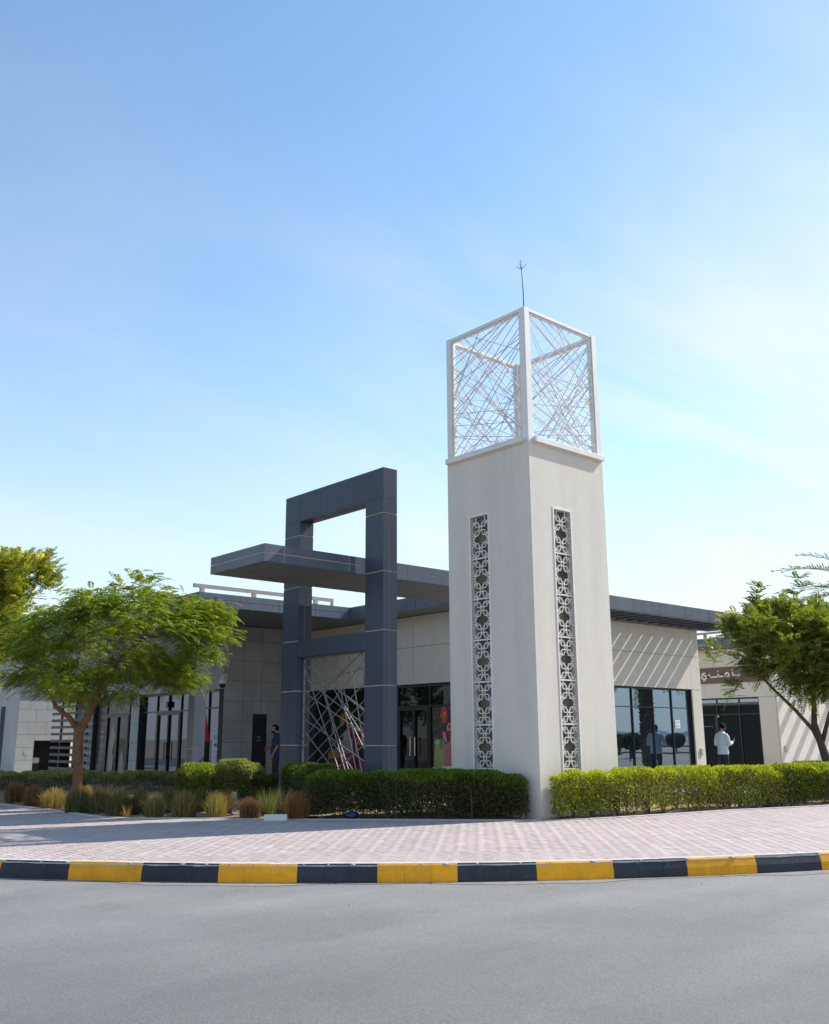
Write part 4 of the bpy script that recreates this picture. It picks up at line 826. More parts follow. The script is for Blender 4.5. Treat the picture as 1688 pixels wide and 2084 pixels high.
# Arabic sign lettering as raised strokes: (a, z) in sign units, reading right to left towards smaller y on the wall
def sgn(pts, wd=0.055, closed=False):
    mb = MB(); P = [(10.34-p[0]*0.0021, 4.31-(p[1]+14)*0.00188) for p in pts]
    stroke2(mb, P, wd, closed, lambda a, z, d: (US-d, a, z), 0.062, 0.09); return mb
def arc_pts(cx, cy, rx, ry, a0, a1, n=14): return [(cx+rx*math.cos(R(a0+(a1-a0)*i/n)), cy-ry*math.sin(R(a0+(a1-a0)*i/n))) for i in range(n+1)]
# measured on the board: x grows to the right in the picture, y grows downwards
def letters(name, strokes):
    mb = MB()
    for s_ in strokes:
        q = sgn(*s_) if isinstance(s_, tuple) else sgn(s_); mb.idx(q.v, q.f)
    mk(name, mb, M['letter'], rb)
letters('sign_letter', [arc_pts(105, 120, 42, 26, 40, 200, 10)+[(95, 140), (140, 150), (150, 185)]+arc_pts(100, 180, 52, 38, 0, -175, 12)+[(48, 150)], ([(70, 255), (92, 255)], 0.045), ([(108, 252), (130, 252)], 0.045)])           # yeh
letters('sign_letter', [[(200, 118), (225, 150), (240, 185), (180, 192)], [(180, 192), (400, 180)]])                                         # dal with its long joint
letters('sign_letter', [[(400, 180), (412, 170), (408, 118)], ([(395, 70), (418, 68)], 0.045), [(400, 180), (560, 175)]])                    # noon
letters('sign_letter', [arc_pts(600, 150, 38, 38, 0, 360, 18), [(560, 175), (590, 188)]])                                                     # meem
letters('sign_letter', [[(715, 45), (722, 170)]])                                                                                           # alef
letters('sign_letter', [[(722, 172), (820, 166), (862, 158), (866, 120)], ([(828, 205), (850, 203)], 0.045)])                                # beh
rr = MB(); rr.box(20.93, 40, 7.0, 20, CZ0+0.012, CZ1-0.012); mk('roof', rr, M['seal'], rb); rr = MB(); rr.face([(20.94, 7.0, CZ0+0.006), (20.94, 20, CZ0+0.006), (40, 20, CZ0+0.006), (40, 7.0, CZ0+0.006)]); mk('soffit', rr, M['soffit'], rb)
fascia_run(rb, 'u', 20.9, 5.3, 19.9, 1.5); fascia_run(rb, 'v', 5.3, 20.94, 36, 1.5)
for k in range(14): mk('slat', MB().box(21.6+k*1.0, 21.68+k*1.0, 5.34, 6.99, CZ0+0.01, CZ1-0.02), M['slatb'], rb)
rl = MB(); rl.box(21.3, 21.38, 7.3, 16, 5.62, 5.70)
for v_ in (8.2, 9.6, 11.0): rl.box(21.3, 21.38, v_, v_+0.12, 5.41, 5.62)
mk('roof_rail', rl, M['rail'], rb); mk('roof_aerial', MB().tube([(23.0, 8.0, 5.4), (23.0, 8.0, 6.35)], 0.012, 5), M['frame'], rb)

# ------------------------------------------------------------------ vegetation helpers
def unit(v): return v/np.maximum(np.linalg.norm(v, axis=-1, keepdims=True), 1e-9)
def leaves(name, C, D, Nn, Ln, Wn, colr, m, parent):
    """Rhombic leaf blades with a slight fold: centre C, axis D, normal Nn, length Ln, width Wn."""
    D = unit(D); S = unit(np.cross(Nn, D)); U = np.cross(D, S); n = len(C); Ln = Ln[:, None]; Wn = Wn[:, None]
    V = np.stack([C-D*Ln/2, C+S*Wn/2+U*Wn*0.18-D*Ln*0.06, C+D*Ln/2, C-S*Wn/2+U*Wn*0.18-D*Ln*0.06], 1).reshape(-1, 3)
    F = (np.arange(n)*4)[:, None]+np.arange(4)[None]
    F = np.concatenate([F[:, [0, 1, 2]], F[:, [0, 2, 3]]], 0)
    return fast_mesh(name, V, F, m, parent, np.repeat(colr, 4, 0))
def colvar(base, n, sd=0.18, hue=0.08): return np.clip(np.array(base)[None]*(1+rng.normal(0, sd, (n, 1)))*(1+rng.normal(0, hue, (n, 3))), 0.002, 1)
def frond_set(name, base, dirs, upv, length, pairs, ll, lw, droop, colr, m, parent, sweep=0.7, hang=0.38):
    """Pinnate leaves: one rachis per row of base/dirs, with paired leaflets along it."""
    n = len(base); D = unit(dirs); S = unit(np.cross(upv, D)); U = unit(np.cross(D, S)); C, DD, NN, LL, WW, CC = [], [], [], [], [], []
    for k in range(pairs):
        t = (k+0.8)/pairs; pos = base+D*(length*t)[:, None]; pos[:, 2] -= droop*length*t*t
        tang = unit(D*np.ones((n, 1))+np.array([0, 0, -1])*droop*2*t)
        prof = math.sin(math.pi*(0.18+0.74*t))**0.6
        for sg in (-1, 1):
            d = unit(S*sg+tang*sweep+rng.normal(0, 0.1, (n, 3))); d[:, 2] -= hang; d = unit(d); L_ = ll*prof*rng.uniform(0.8, 1.15, n)*(length/length.mean())
            C.append(pos+d*(L_*0.5)[:, None]); DD.append(d); NN.append(unit(U+rng.normal(0, 0.25, (n, 3)))); LL.append(L_); WW.append(lw*rng.uniform(0.8, 1.2, n)); CC.append(colr*rng.uniform(0.85, 1.15, (n, 1)))
    return leaves(name, np.concatenate(C), np.concatenate(DD), np.concatenate(NN), np.concatenate(LL), np.concatenate(WW), np.concatenate(CC), m, parent)
def curve_pts(a, b, sag=0.0, jit=0.05, n=5, up=0.0):
    a, b = Vector(a), Vector(b); L_ = (b-a).length; out = []
    for i in range(n+1):
        t = i/n; p = a.lerp(b, t); p.z += up*L_*math.sin(math.pi*t)-sag*L_*math.sin(math.pi*t)
        if 0 < i < n: p += Vector((random.gauss(0, jit), random.gauss(0, jit), random.gauss(0, jit)))*L_
        out.append(p)
    return out
def grow(mb, nodes, targets, r_tip=0.008, k=0.35, jit=0.04, up=0.06):
    """Join each target point to the nearest earlier node with a tapering branch; returns the branch tips."""
    nodes = list(nodes)
    for t in targets:
        t = Vector(t); best = min(nodes, key=lambda q: (q[0]-t).length+0.35*max(0, q[0].z-t.z)); L_ = (best[0]-t).length
        r0 = min(best[1]*0.75, 0.011+0.011*L_); pts = curve_pts(best[0], t, 0, jit, 4, up); rr = [r0+(r_tip-r0)*i/4 for i in range(5)]
        mb.tube(pts, rr, 6, False)
        for i in (1, 2, 3, 4): nodes.append((pts[i], rr[i]))
    return nodes

# ------------------------------------------------------------------ left tree: feathery, wide-spreading
t1 = thing('feathery_tree', (-3.72, 11.11, 0.2), 'wide feathery-leaved tree with a forked red-brown trunk on the left', 'tree')
tb = MB()
fork = Vector((-3.78, 11.13, 1.85))
tb.tube([(-3.70, 11.10, 0.1), (-3.72, 11.11, 0.35), (-3.74, 11.12, 0.9), (-3.78, 11.13, 1.5), fork, (-3.74, 11.12, 2.0)], [0.15, 0.125, 0.112, 0.108, 0.115, 0.06], 14)
limL = [fork+Vector((0.02, 0, -0.12)), Vector((-4.0, 11.2, 2.1)), Vector((-4.3, 11.33, 2.35)), Vector((-4.5, 11.35, 2.75)), Vector((-4.62, 11.1, 3.3))]
limR = [fork+Vector((0, 0, -0.1)), Vector((-3.6, 11.05, 2.2)), Vector((-3.45, 11.0, 2.6)), Vector((-3.35, 10.95, 3.0)), Vector((-3.0, 10.8, 3.6)), Vector((-2.6, 10.5, 4.0))]
rL = [0.07, 0.058, 0.05, 0.042, 0.03]; rR = [0.095, 0.088, 0.08, 0.07, 0.052, 0.038]
tb.tube(limL, rL, 10); tb.tube(limR, rR, 10)
nodes = list(zip(limL[2:], rL[2:]))+list(zip(limR[3:], rR[3:]))
lat_ = Vector((0.75, -0.661, 0)); dep_ = Vector((0.662, 0.749, 0))
cent = Vector((-2.95, 10.72, 3.9)); tg = []
random.seed(21)
while len(tg) < 125:
    a, b, c = random.uniform(-1, 1), random.uniform(-1, 1), random.uniform(-1, 1); r2 = a*a+b*b
    if r2 > 1: continue
    h = 1.38*math.sqrt(1-r2*0.85); zz = c*h
    # hollow inside, more leaves near the dome surface, lower skirt droops
    if abs(c) < 0.35 and r2 < 0.45: continue
    side = 0.12*math.sin(a*7)+0.1*math.sin(b*5+1)
    p = cent+lat_*(a*2.5-0.1)+dep_*(b*2.2)+Vector((0, 0, zz*1.05+side+0.25*(a if a < 0.75 else 0.75-(a-0.75)*3)-0.2*max(0, -c)*0))
    if p.z < 2.55: p.z = 2.55+random.uniform(0, 0.3)
    tg.append(p)
tg.sort(key=lambda p: (p-fork).length)
nodes = grow(tb, nodes, tg, 0.007)
mk('trunk', tb, M['bark'], t1, True)
tips = np.array([tuple(p) for p in tg]); random.seed(22)
nf = 44; base = np.repeat(tips, nf, 0); nB = len(base)
base = base+np.clip(rng.normal(0, 1, (nB, 3)), -1.7, 1.7)*np.array([0.26, 0.26, 0.10])
rad = base-np.array(cent); rad[:, 2] *= 0.4
dirs = unit(unit(rad)*0.5+rng.normal(0, 0.75, (nB, 3))*np.array([1, 1, 0.35])+np.array([0, 0, 0.12])); upv = unit(np.array([0, 0, 1])[None]+rng.normal(0, 0.2, (nB, 3)))
lum = np.clip(0.75+0.35*(base[:, 2]-2.4)/3.0, 0.6, 1.2)
cA = colvar((0.15, 0.22, 0.03), nB, 0.2, 0.05); cA = np.where(rng.random((nB, 1)) < 0.3, colvar((0.25, 0.30, 0.03), nB, 0.15, 0.05), cA)
fo = frond_set('crown', base, dirs, upv, rng.uniform(0.22, 0.40, nB), 11, 0.10, 0.024, 0.4, cA, M['leaf'], t1, sweep=0.55, hang=0.2)

# ------------------------------------------------------------------ pinnate trees
def pinnate_tree(name, label, base_pt, limbs, centre, ext, ntip, nfr, colr, shoots, seed, flen=(0.27, 0.42), ll=0.095, lw=0.036):
    random.seed(seed); t = thing(name, base_pt, label, 'tree'); mb = MB(); nodes = []
    for pts, rr in limbs:
        mb.tube(pts, rr, 10); nodes += list(zip([Vector(p) for p in pts[len(pts)//2:]], rr[len(rr)//2:]))
    tg = []
    clumps = []
    while len(clumps) < 16:
        q = (random.uniform(-1, 1), random.uniform(-1, 1), random.uniform(-1, 1)); l_ = math.sqrt(sum(x*x for x in q))
        if 0.45 < l_ < 0.95: clumps.append(q)
    while len(tg) < ntip:
        q = random.choice(clumps); a, b, c = (q[0]+random.gauss(0, 0.2), q[1]+random.gauss(0, 0.2), q[2]+random.gauss(0, 0.16))
        if a*a+b*b+c*c > 1.25: continue
        wob = 1+0.16*math.sin(5*a+seed)+0.14*math.sin(6*c+2*b)
        tg.append(Vector(centre)+(lat_*a*ext[0]+dep_*b*ext[1])*wob+Vector((0, 0, c*ext[2]*wob)))
    st = []
    for (a, b, z0, z1) in shoots: 
        for k in range(5): st.append(Vector(centre)+lat_*a+dep_*b+Vector((random.gauss(0, .05), random.gauss(0, .05), z0+(z1-z0)*k/4)))
    tg.sort(key=lambda p: (p-Vector(limbs[0][0][-1])).length); nodes = grow(mb, nodes, tg, 0.006, up=0.08); nodes = grow(mb, nodes, st, 0.006, up=0.0)
    mk('trunk', mb, M['bark2'], t, True)
    tips = np.array([tuple(p) for p in tg]); base = np.repeat(tips, nfr, 0); base = base+np.clip(rng.normal(0, 0.13, base.shape), -0.22, 0.22)
    dirs = unit(unit(base-np.array(centre))*0.7+np.array([0, 0, 0.55])+rng.normal(0, 0.5, base.shape))
    if st:
        s_ = np.repeat(np.array([tuple(p) for p in st]), 9, 0); base = np.concatenate([base, s_]); an = rng.uniform(0, 2*math.pi, len(s_)); dirs = np.concatenate([dirs, unit(np.stack([np.cos(an), np.sin(an), rng.uniform(0.35, 1.0, len(s_))], 1))])
    n = len(base); upv = unit(np.array([0, 0, 1])[None]+rng.normal(0, 0.25, (n, 3))); cA = colvar(colr, n, 0.2, 0.06); cA = np.where(rng.random((n, 1)) < 0.07, colvar((colr[0]*1.8, colr[1]*1.4, colr[2]), n, 0.15, 0.05), cA)
    frond_set('crown', base, dirs, upv, rng.uniform(*flen, n), 9, ll, lw, 0.22, cA, M['leaf'], t, sweep=0.6, hang=0.12)
    return t
pinnate_tree('pinnate_tree', 'leafy green tree with a leaning grey trunk at the right edge', (10.78, -0.12, 0.2),
    [([(10.78, -0.14, 0.1), (10.76, -0.08, 0.6), (10.7, 0.0, 1.1), (10.62, 0.16, 1.9), (10.62, 0.1, 2.6), (10.75, 0.0, 3.3)], [0.14, 0.12, 0.105, 0.075, 0.055, 0.035]),
     ([(10.72, -0.02, 1.15), (10.6, 0.2, 1.75), (10.45, 0.55, 2.25), (10.25, 0.95, 2.75), (10.05, 1.35, 3.3)], [0.065, 0.055, 0.045, 0.035, 0.025]),
     ([(10.68, 0.05, 1.4), (10.8, -0.2, 2.2), (11.0, -0.7, 3.0), (11.2, -1.2, 3.6)], [0.06, 0.05, 0.04, 0.03])],
    (10.72, 0.1, 3.85), (1.95, 1.75, 1.25), 210, 30, (0.165, 0.215, 0.042), ((-1.2, 0, 0.9, 1.5), (-0.15, 0.1, 0.9, 1.75), (1.0, 0.1, 0.8, 1.5)), 5)
pinnate_tree('pale_tree', 'yellow-green tree rising behind the feathery tree at the far left', (-5.1, 15.2, 0.2),
    [([(-5.1, 15.2, 0.1), (-5.1, 15.2, 1.2), (-5.05, 15.1, 2.4), (-4.9, 15.0, 3.6)], [0.12, 0.1, 0.08, 0.05]), ([(-5.08, 15.15, 1.9), (-5.4, 15.5, 2.8), (-5.7, 15.8, 3.8)], [0.06, 0.05, 0.03])],
    (-5.25, 15.2, 4.75), (2.0, 1.8, 2.35), 240, 26, (0.27, 0.31, 0.045), ((-0.3, 0, 1.5, 2.1), (0.7, 0, 1.1, 1.75), (1.25, 0, 0.8, 1.4)), 9)

# ------------------------------------------------------------------ palm at the right, mostly outside the frame
pt = thing('date_palm', (19.69, 0.92, 0.2), 'date palm whose grey-green fronds reach in at the right edge', 'palm')
tk = MB(); random.seed(4)
tk.tube([(19.69, 0.92, 0.1), (19.69, 0.92, 3), (19.7, 0.9, 5.5)], [0.27, 0.25, 0.24], 14)
for k in range(240):
    z = 0.4+5.1*k/240; a = k*2.399; r_ = 0.25; c_, s_ = math.cos(a), math.sin(a); p = Vector((19.69+r_*c_, 0.92+r_*s_, z)); o_ = Vector((c_, s_, 0)); sd = Vector((-s_, c_, 0))
    tk.idx([p-sd*0.08, p+sd*0.08, p+o_*0.085+Vector((0, 0, 0.13))+sd*0.03, p+o_*0.085+Vector((0, 0, 0.13))-sd*0.03, p+Vector((0, 0, 0.14))-sd*0.04, p+Vector((0, 0, 0.14))+sd*0.04], [(0, 1, 2, 3), (3, 2, 5, 4), (0, 3, 4), (1, 5, 2)])
mk('trunk', tk, M['palmbark'], pt)
Cc, Dd, Nn, Ll, Ww, Co = [], [], [], [], [], []; rb_ = MB()
for k in range(54):
    az = k*2.399; el = R(55-82*(k/46)**0.9); Lf = random.uniform(3.5, 4.3)
    if k >= 46: az = R(139+(k-49.5)*7); el = R((38, 22, 46, 30, 16, 42, 27, 34)[k-46]); Lf = random.uniform(4.5, 5.0)
    d = Vector((math.cos(az)*math.cos(el), math.sin(az)*math.cos(el), math.sin(el))); p = Vector((19.7, 0.9, 5.5)); pts = [p.copy()]
    for i in range(26):
        d.z -= 0.035+0.012*i/26; d.normalize(); p = p+d*Lf/26; pts.append(p.copy())
        if i < 3: continue
        s_ = d.cross(Vector((0, 0, 1))).normalized(); u_ = s_.cross(d)
        for sg in (-1, 1):
            for j in range(2):
                dd = (s_*sg*0.8+d*0.75+u_*random.uniform(0.05, 0.45)).normalized(); ln = 0.46*math.sin(math.pi*min(1, 0.15+0.8*i/26))**0.5*random.uniform(0.8, 1.1); c0 = p+d*(j*Lf/52)
                Cc.append(c0+dd*ln/2); Dd.append(dd); Nn.append(u_+Vector((random.gauss(0, .3), random.gauss(0, .3), 0))); Ll.append(ln); Ww.append(0.045); Co.append((0.10, 0.12, 0.06) if random.random() < 0.85 else (0.2, 0.15, 0.06))
    rb_.tube(pts[::3], [0.03-0.026*i/8 for i in range(len(pts[::3]))], 5, False)
mk('frond_ribs', rb_, M['bark2'], pt)
leaves('fronds', np.array(Cc), np.array(Dd), np.array(Nn), np.array(Ll), np.array(Ww), np.array(Co), M['leaf'], pt)

# ------------------------------------------------------------------ hedges
def hedge(name, label, poly, z0, z1, n, ls, colr, top, seed, group=None, dens_low=1.0, brown=0.08, round_=0.10, stems=26, wob=0.065, cat='hedge'):
    """Clipped hedge filling a ground polygon: leaves crowd the outer skin, thinner inside and towards the bottom."""
    global rng
    r = np.random.default_rng(seed); random.seed(seed); P = np.array(poly); cx, cy = P.mean(0); t = thing(name, (cx, cy, z0), label, cat, group)
    mn, mx = P.min(0), P.max(0); pts = []
    def dist_edge(q):
        d = np.full(len(q), 9.0)
        for i in range(len(P)):
            a, b = P[i], P[(i+1) % len(P)]; ab = b-a; tt = np.clip(((q-a)@ab)/(ab@ab), 0, 1); d = np.minimum(d, np.linalg.norm(q-(a+tt[:, None]*ab), axis=1))
        return d
    tot = 0; CC = []
    while tot < n:
        q = r.uniform(mn, mx, (n*2, 2)); q = q[inpoly(q, [tuple(x) for x in P])]
        h = z0+(z1-z0)*r.uniform(0, 1, len(q))**0.85; de = dist_edge(q)
        bump = wob*(np.sin(q[:, 0]*4.1+seed)+np.sin(q[:, 1]*5.3+2*seed)+np.sin(q[:, 0]*9.7-q[:, 1]*8.3))/2
        zt = z1+bump-round_*np.exp(-de/0.12)
        dt = zt-h; sk = np.minimum(np.maximum(de+wob*0.4*np.sin(h*11+q[:, 0]*7), 0), dt)
        keep = (dt > 0) & (r.random(len(q)) < np.exp(-np.maximum(sk, 0)/0.11)*np.clip(dens_low+(1-dens_low)*(h-z0)/(z1-z0)*1.25, 0, 1)); keep &= r.random(len(q)) < np.clip((h-z0)/0.12, 0.15, 1)
        CC.append(np.concatenate([q[keep], h[keep, None], dt[keep, None], de[keep, None]], 1)); tot += keep.sum()
    A = np.concatenate(CC)[:n]; C = A[:, :3]; topf = np.exp(-A[:, 3]/0.09)
    out = C-np.array([cx, cy, z0+(z1-z0)*0.3]); out[:, 2] *= 0.5; out = unit(out)
    D = unit(np.array([0, 0, 1])*(0.35+0.9*topf[:, None])+out*0.45+r.normal(0, 0.55, C.shape)); Nn = unit(out+r.normal(0, 0.7, C.shape))
    L_ = ls*r.uniform(0.55, 1.4, n); Wd = L_*r.uniform(0.3, 0.42, n)
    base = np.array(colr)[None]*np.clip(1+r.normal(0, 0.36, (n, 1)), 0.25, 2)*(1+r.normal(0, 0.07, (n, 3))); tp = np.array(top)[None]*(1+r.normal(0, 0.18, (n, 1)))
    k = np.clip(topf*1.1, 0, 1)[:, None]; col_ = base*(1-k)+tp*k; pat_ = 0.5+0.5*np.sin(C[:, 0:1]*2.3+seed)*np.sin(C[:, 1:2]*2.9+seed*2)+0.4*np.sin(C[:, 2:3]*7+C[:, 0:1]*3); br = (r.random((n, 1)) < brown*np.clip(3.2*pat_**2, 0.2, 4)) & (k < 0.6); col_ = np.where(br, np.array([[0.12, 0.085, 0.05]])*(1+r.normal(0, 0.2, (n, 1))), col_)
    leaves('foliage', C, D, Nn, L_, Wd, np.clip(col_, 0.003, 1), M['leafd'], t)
    sm = MB()
    for i in range(stems):
        for _ in range(40):
            q = r.uniform(mn, mx, (1, 2))
            if inpoly(q, [tuple(x) for x in P])[0]: break
        x_, y_ = q[0]; hh = (z1-z0)*random.uniform(0.55, 0.9)
        for j in range(3):
            e = (x_+random.gauss(0, 0.16), y_+random.gauss(0, 0.16), z0+hh); sm.tube([(x_, y_, z0-0.06), ((x_*0.7+e[0]*0.3)+random.gauss(0, .03), (y_*0.7+e[1]*0.3)+random.gauss(0, .03), z0+hh*0.45), e], [0.007, 0.005, 0.002], 5, False)
    mk('stems', sm, M['bark2'], t)['kind'] = 'stuff'
    return t
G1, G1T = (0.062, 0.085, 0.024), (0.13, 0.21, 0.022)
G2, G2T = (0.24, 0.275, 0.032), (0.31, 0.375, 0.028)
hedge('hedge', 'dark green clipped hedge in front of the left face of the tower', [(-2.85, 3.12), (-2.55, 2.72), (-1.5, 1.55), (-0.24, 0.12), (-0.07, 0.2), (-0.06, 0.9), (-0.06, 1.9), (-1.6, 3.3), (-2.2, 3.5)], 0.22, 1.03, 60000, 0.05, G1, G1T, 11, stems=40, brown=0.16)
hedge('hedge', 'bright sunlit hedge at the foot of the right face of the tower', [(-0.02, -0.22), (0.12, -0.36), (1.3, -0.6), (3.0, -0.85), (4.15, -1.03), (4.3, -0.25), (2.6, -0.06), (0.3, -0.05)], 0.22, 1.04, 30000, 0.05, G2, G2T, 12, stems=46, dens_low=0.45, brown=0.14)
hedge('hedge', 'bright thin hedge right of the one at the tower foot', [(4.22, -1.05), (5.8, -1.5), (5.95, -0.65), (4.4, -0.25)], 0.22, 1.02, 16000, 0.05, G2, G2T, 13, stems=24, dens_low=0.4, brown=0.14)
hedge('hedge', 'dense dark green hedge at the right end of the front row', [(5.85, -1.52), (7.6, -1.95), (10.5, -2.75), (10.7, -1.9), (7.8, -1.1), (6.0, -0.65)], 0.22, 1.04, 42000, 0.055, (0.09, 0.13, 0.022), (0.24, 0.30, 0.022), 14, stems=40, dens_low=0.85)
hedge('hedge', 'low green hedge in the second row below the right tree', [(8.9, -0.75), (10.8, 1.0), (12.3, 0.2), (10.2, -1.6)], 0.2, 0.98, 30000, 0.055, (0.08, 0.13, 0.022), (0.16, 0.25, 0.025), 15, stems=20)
SG1, SG1T = (0.13, 0.145, 0.07), (0.36, 0.38, 0.16)
hedge('hedge', 'low grey-green hedge behind the grass clumps at the left', [(-4.6, 18.4), (0.05, 13.5), (0.55, 13.9), (-3.9, 19.0)], 0.22, 0.74, 42000, 0.045, SG1, SG1T, 16, stems=20, round_=0.14)
hedge('bush', 'bright green leafy bush below the flag window', [(-1.55, 10.5), (-1.3, 9.2), (-0.65, 9.3), (-0.6, 10.4), (-1.0, 10.8)], 0.22, 1.02, 15000, 0.06, (0.10, 0.145, 0.028), (0.24, 0.32, 0.035), 17, stems=14, wob=0.09, round_=0.2, cat='bush')
hedge('bush', 'round pale green bush left of the man in blue', [(-1.3, 9.0), (-0.85, 8.15), (-0.3, 8.3), (-0.35, 9.0), (-0.8, 9.25)], 0.22, 1.13, 14000, 0.06, (0.13, 0.155, 0.05), (0.29, 0.32, 0.10), 18, stems=14, wob=0.10, round_=0.25, cat='bush')
hedge('bush', 'low dark green bush just left of the man in blue', [(-0.75, 8.0), (-0.15, 7.55), (0.1, 7.95), (-0.3, 8.35)], 0.22, 0.9, 8000, 0.06, G1, (0.08, 0.13, 0.025), 19, stems=8, wob=0.07, round_=0.15, cat='bush')
hedge('bush', 'dark green bush between the man in blue and the front hedge', [(-1.45, 6.0), (-1.9, 4.5), (-1.3, 4.2), (-0.75, 4.9), (-0.75, 6.0)], 0.22, 1.09, 20000, 0.06, (0.055, 0.08, 0.025), (0.10, 0.16, 0.025), 20, stems=14, wob=0.08, round_=0.2, cat='bush')

# ------------------------------------------------------------------ grass clumps along the bed
GOLD, OLV, DOLV, BRN, GRN, GRY, TAN = (0.36, 0.27, 0.085), (0.12, 0.125, 0.045), (0.085, 0.095, 0.035), (0.2, 0.095, 0.045), (0.16, 0.2, 0.05), (0.17, 0.175, 0.11), (0.34, 0.23, 0.1)
TUFT = [(-4.96, 11.63, 0.48, 0.51, BRN, 'trim', 'brown dry grass clump, leftmost of the row'), (-5.09, 10.12, 0.43, 0.49, BRN, 'trim', 'brown dry grass clump, second from the left edge'), (-5.07, 9.02, 0.55, 0.48, GOLD, 'trim', 'golden rounded grass clump left of the forked tree trunk'),
 (-5.17, 7.58, 0.49, 0.55, OLV, 'trim', 'olive grass clump in front of the forked trunk'), (-4.33, 9.12, 0.26, 0.49, GOLD, 'trim', 'small golden grass clump just right of the forked trunk'), (-4.9, 7.12, 0.48, 0.52, OLV, 'trim', 'olive grass clump, next right of the one before the trunk'),
 (-4.86, 6.38, 0.51, 0.53, OLV, 'trim', 'broad olive grass clump behind the tiny straw tuft'), (-5.01, 5.71, 0.18, 0.24, TAN, 'wild', 'tiny straw-coloured grass tuft at the paving edge'), (-4.44, 6.31, 0.46, 0.52, DOLV, 'trim', 'dark olive grass clump right of the tiny straw tuft'),
 (-4.58, 5.44, 0.38, 0.48, (0.2, 0.18, 0.06), 'trim', 'yellowish olive grass clump at the front, right of the tiny straw tuft'), (-3.92, 6.13, 0.41, 0.52, DOLV, 'trim', 'dark olive grass clump set back between two yellowish ones'), (-4.19, 5.04, 0.47, 0.54, (0.2, 0.175, 0.06), 'trim', 'large yellowish olive grass clump left of the golden one'),
 (-3.49, 5.7, 0.36, 0.5, DOLV, 'trim', 'dark olive grass clump set back behind the golden one'), (-3.82, 4.52, 0.40, 0.52, (0.34, 0.29, 0.07), 'trim', 'golden yellow dome-shaped grass clump in the middle of the bed'), (-3.09, 5.3, 0.24, 0.44, (0.24, 0.13, 0.07), 'wild', 'thin reddish grass tuft right of the golden dome'),
 (-3.5, 3.89, 0.38, 0.42, BRN, 'trim', 'reddish brown grass clump left of the white block'), (-3.02, 4.03, 0.44, 0.5, GRN, 'wild', 'spiky green grass clump behind the white block'), (-2.55, 4.22, 0.42, 0.48, GRY, 'wild', 'grey wispy grass clump behind the white block and red-brown clump'),
 (-2.94, 3.17, 0.43, 0.53, (0.24, 0.115, 0.045), 'trim', 'red-brown grass clump right of the white block'), (-3.1, 10.73, 0.7, 0.62, TAN, 'arch', 'arching pale straw stalks right of the forked trunk'), (-1.95, 4.0, 0.5, 0.5, GRY, 'wild', 'grey-green wispy grass tuft left of the front hedge')]
for i, (x, y, wd, ht, c_, style, lab) in enumerate(TUFT):
    r = np.random.default_rng(100+i); t = thing('grass_clump', (x, y, 0.2), lab, 'grass', 'ornamental grass clumps in the bed'); n = {'trim': 1200, 'wild': 300, 'arch': 60}[style]
    if wd < 0.22: n = 90
    an = r.uniform(0, 2*math.pi, n); rr = np.sqrt(r.random(n)); R0 = wd/2
    kb_ = 0.9 if style == 'trim' else 0.5; bx_ = x+R0*kb_*rr*np.cos(an); by_ = y+R0*kb_*rr*np.sin(an)
    if style == 'trim': lean = rr*R0*(0.30-0.22*rr); h = ht*(1-0.42*rr**2.6)*r.uniform(0.72, 1.06, n)
    elif style == 'wild': lean = R0*(0.35+0.9*r.random(n)); h = ht*r.uniform(0.45, 1.35, n)*(1-0.2*rr)
    else: lean = R0*(0.4+1.2*r.random(n)); h = ht*r.uniform(0.5, 1.1, n)
    flop = r.random(n) < (0.10 if style == 'trim' else 0.0); lean = np.where(flop, R0*r.uniform(0.5, 1.3, n), lean); h = np.where(flop, h*r.uniform(0.7, 1.15, n), h)
    ax, ay = np.cos(an+r.normal(0, 0.35, n)), np.sin(an+r.normal(0, 0.35, n)); jw = r.normal(0, 0.025, (n, 2)); wb_ = r.uniform(0.0022, 0.0045, n)
    th = r.uniform(0, math.pi, n); sx2, sy2 = np.cos(th), np.sin(th); segs = 4; Vv = []
    for s_ in range(segs+1):
        tt = s_/segs; px2 = bx_+ax*lean*tt**1.7+jw[:, 0]*tt; py2 = by_+ay*lean*tt**1.7+jw[:, 1]*tt; pz2 = 0.19+h*(tt-(0.35*tt**3 if style == 'arch' else 0.06*tt**3)); ww = wb_*(1-0.8*tt**2)
        Vv.append(np.stack([np.stack([px2-sx2*ww, py2-sy2*ww, pz2], 1), np.stack([px2+sx2*ww, py2+sy2*ww, pz2], 1)], 1))
    Vv = np.stack(Vv, 1).reshape(-1, 3); st_ = 2*(segs+1); F = np.array([[2*s_, 2*s_+1, 2*s_+3, 2*s_+2] for s_ in range(segs)]); F = (F[None]+(np.arange(n)*st_)[:, None, None]).reshape(-1, 4)
    cb_ = np.array(c_)[None]*(1+r.normal(0, 0.25, (n, 1)))*(1+r.normal(0, 0.06, (n, 3))); br = r.random((n, 1)) < 0.18; cb_ = np.where(br, np.array([[0.3, 0.22, 0.11]])*(1+r.normal(0, 0.2, (n, 1))), cb_)
    fast_mesh('blades', Vv, F, M['grass'], t, np.clip(np.repeat(cb_, st_, 0), 0.01, 1))

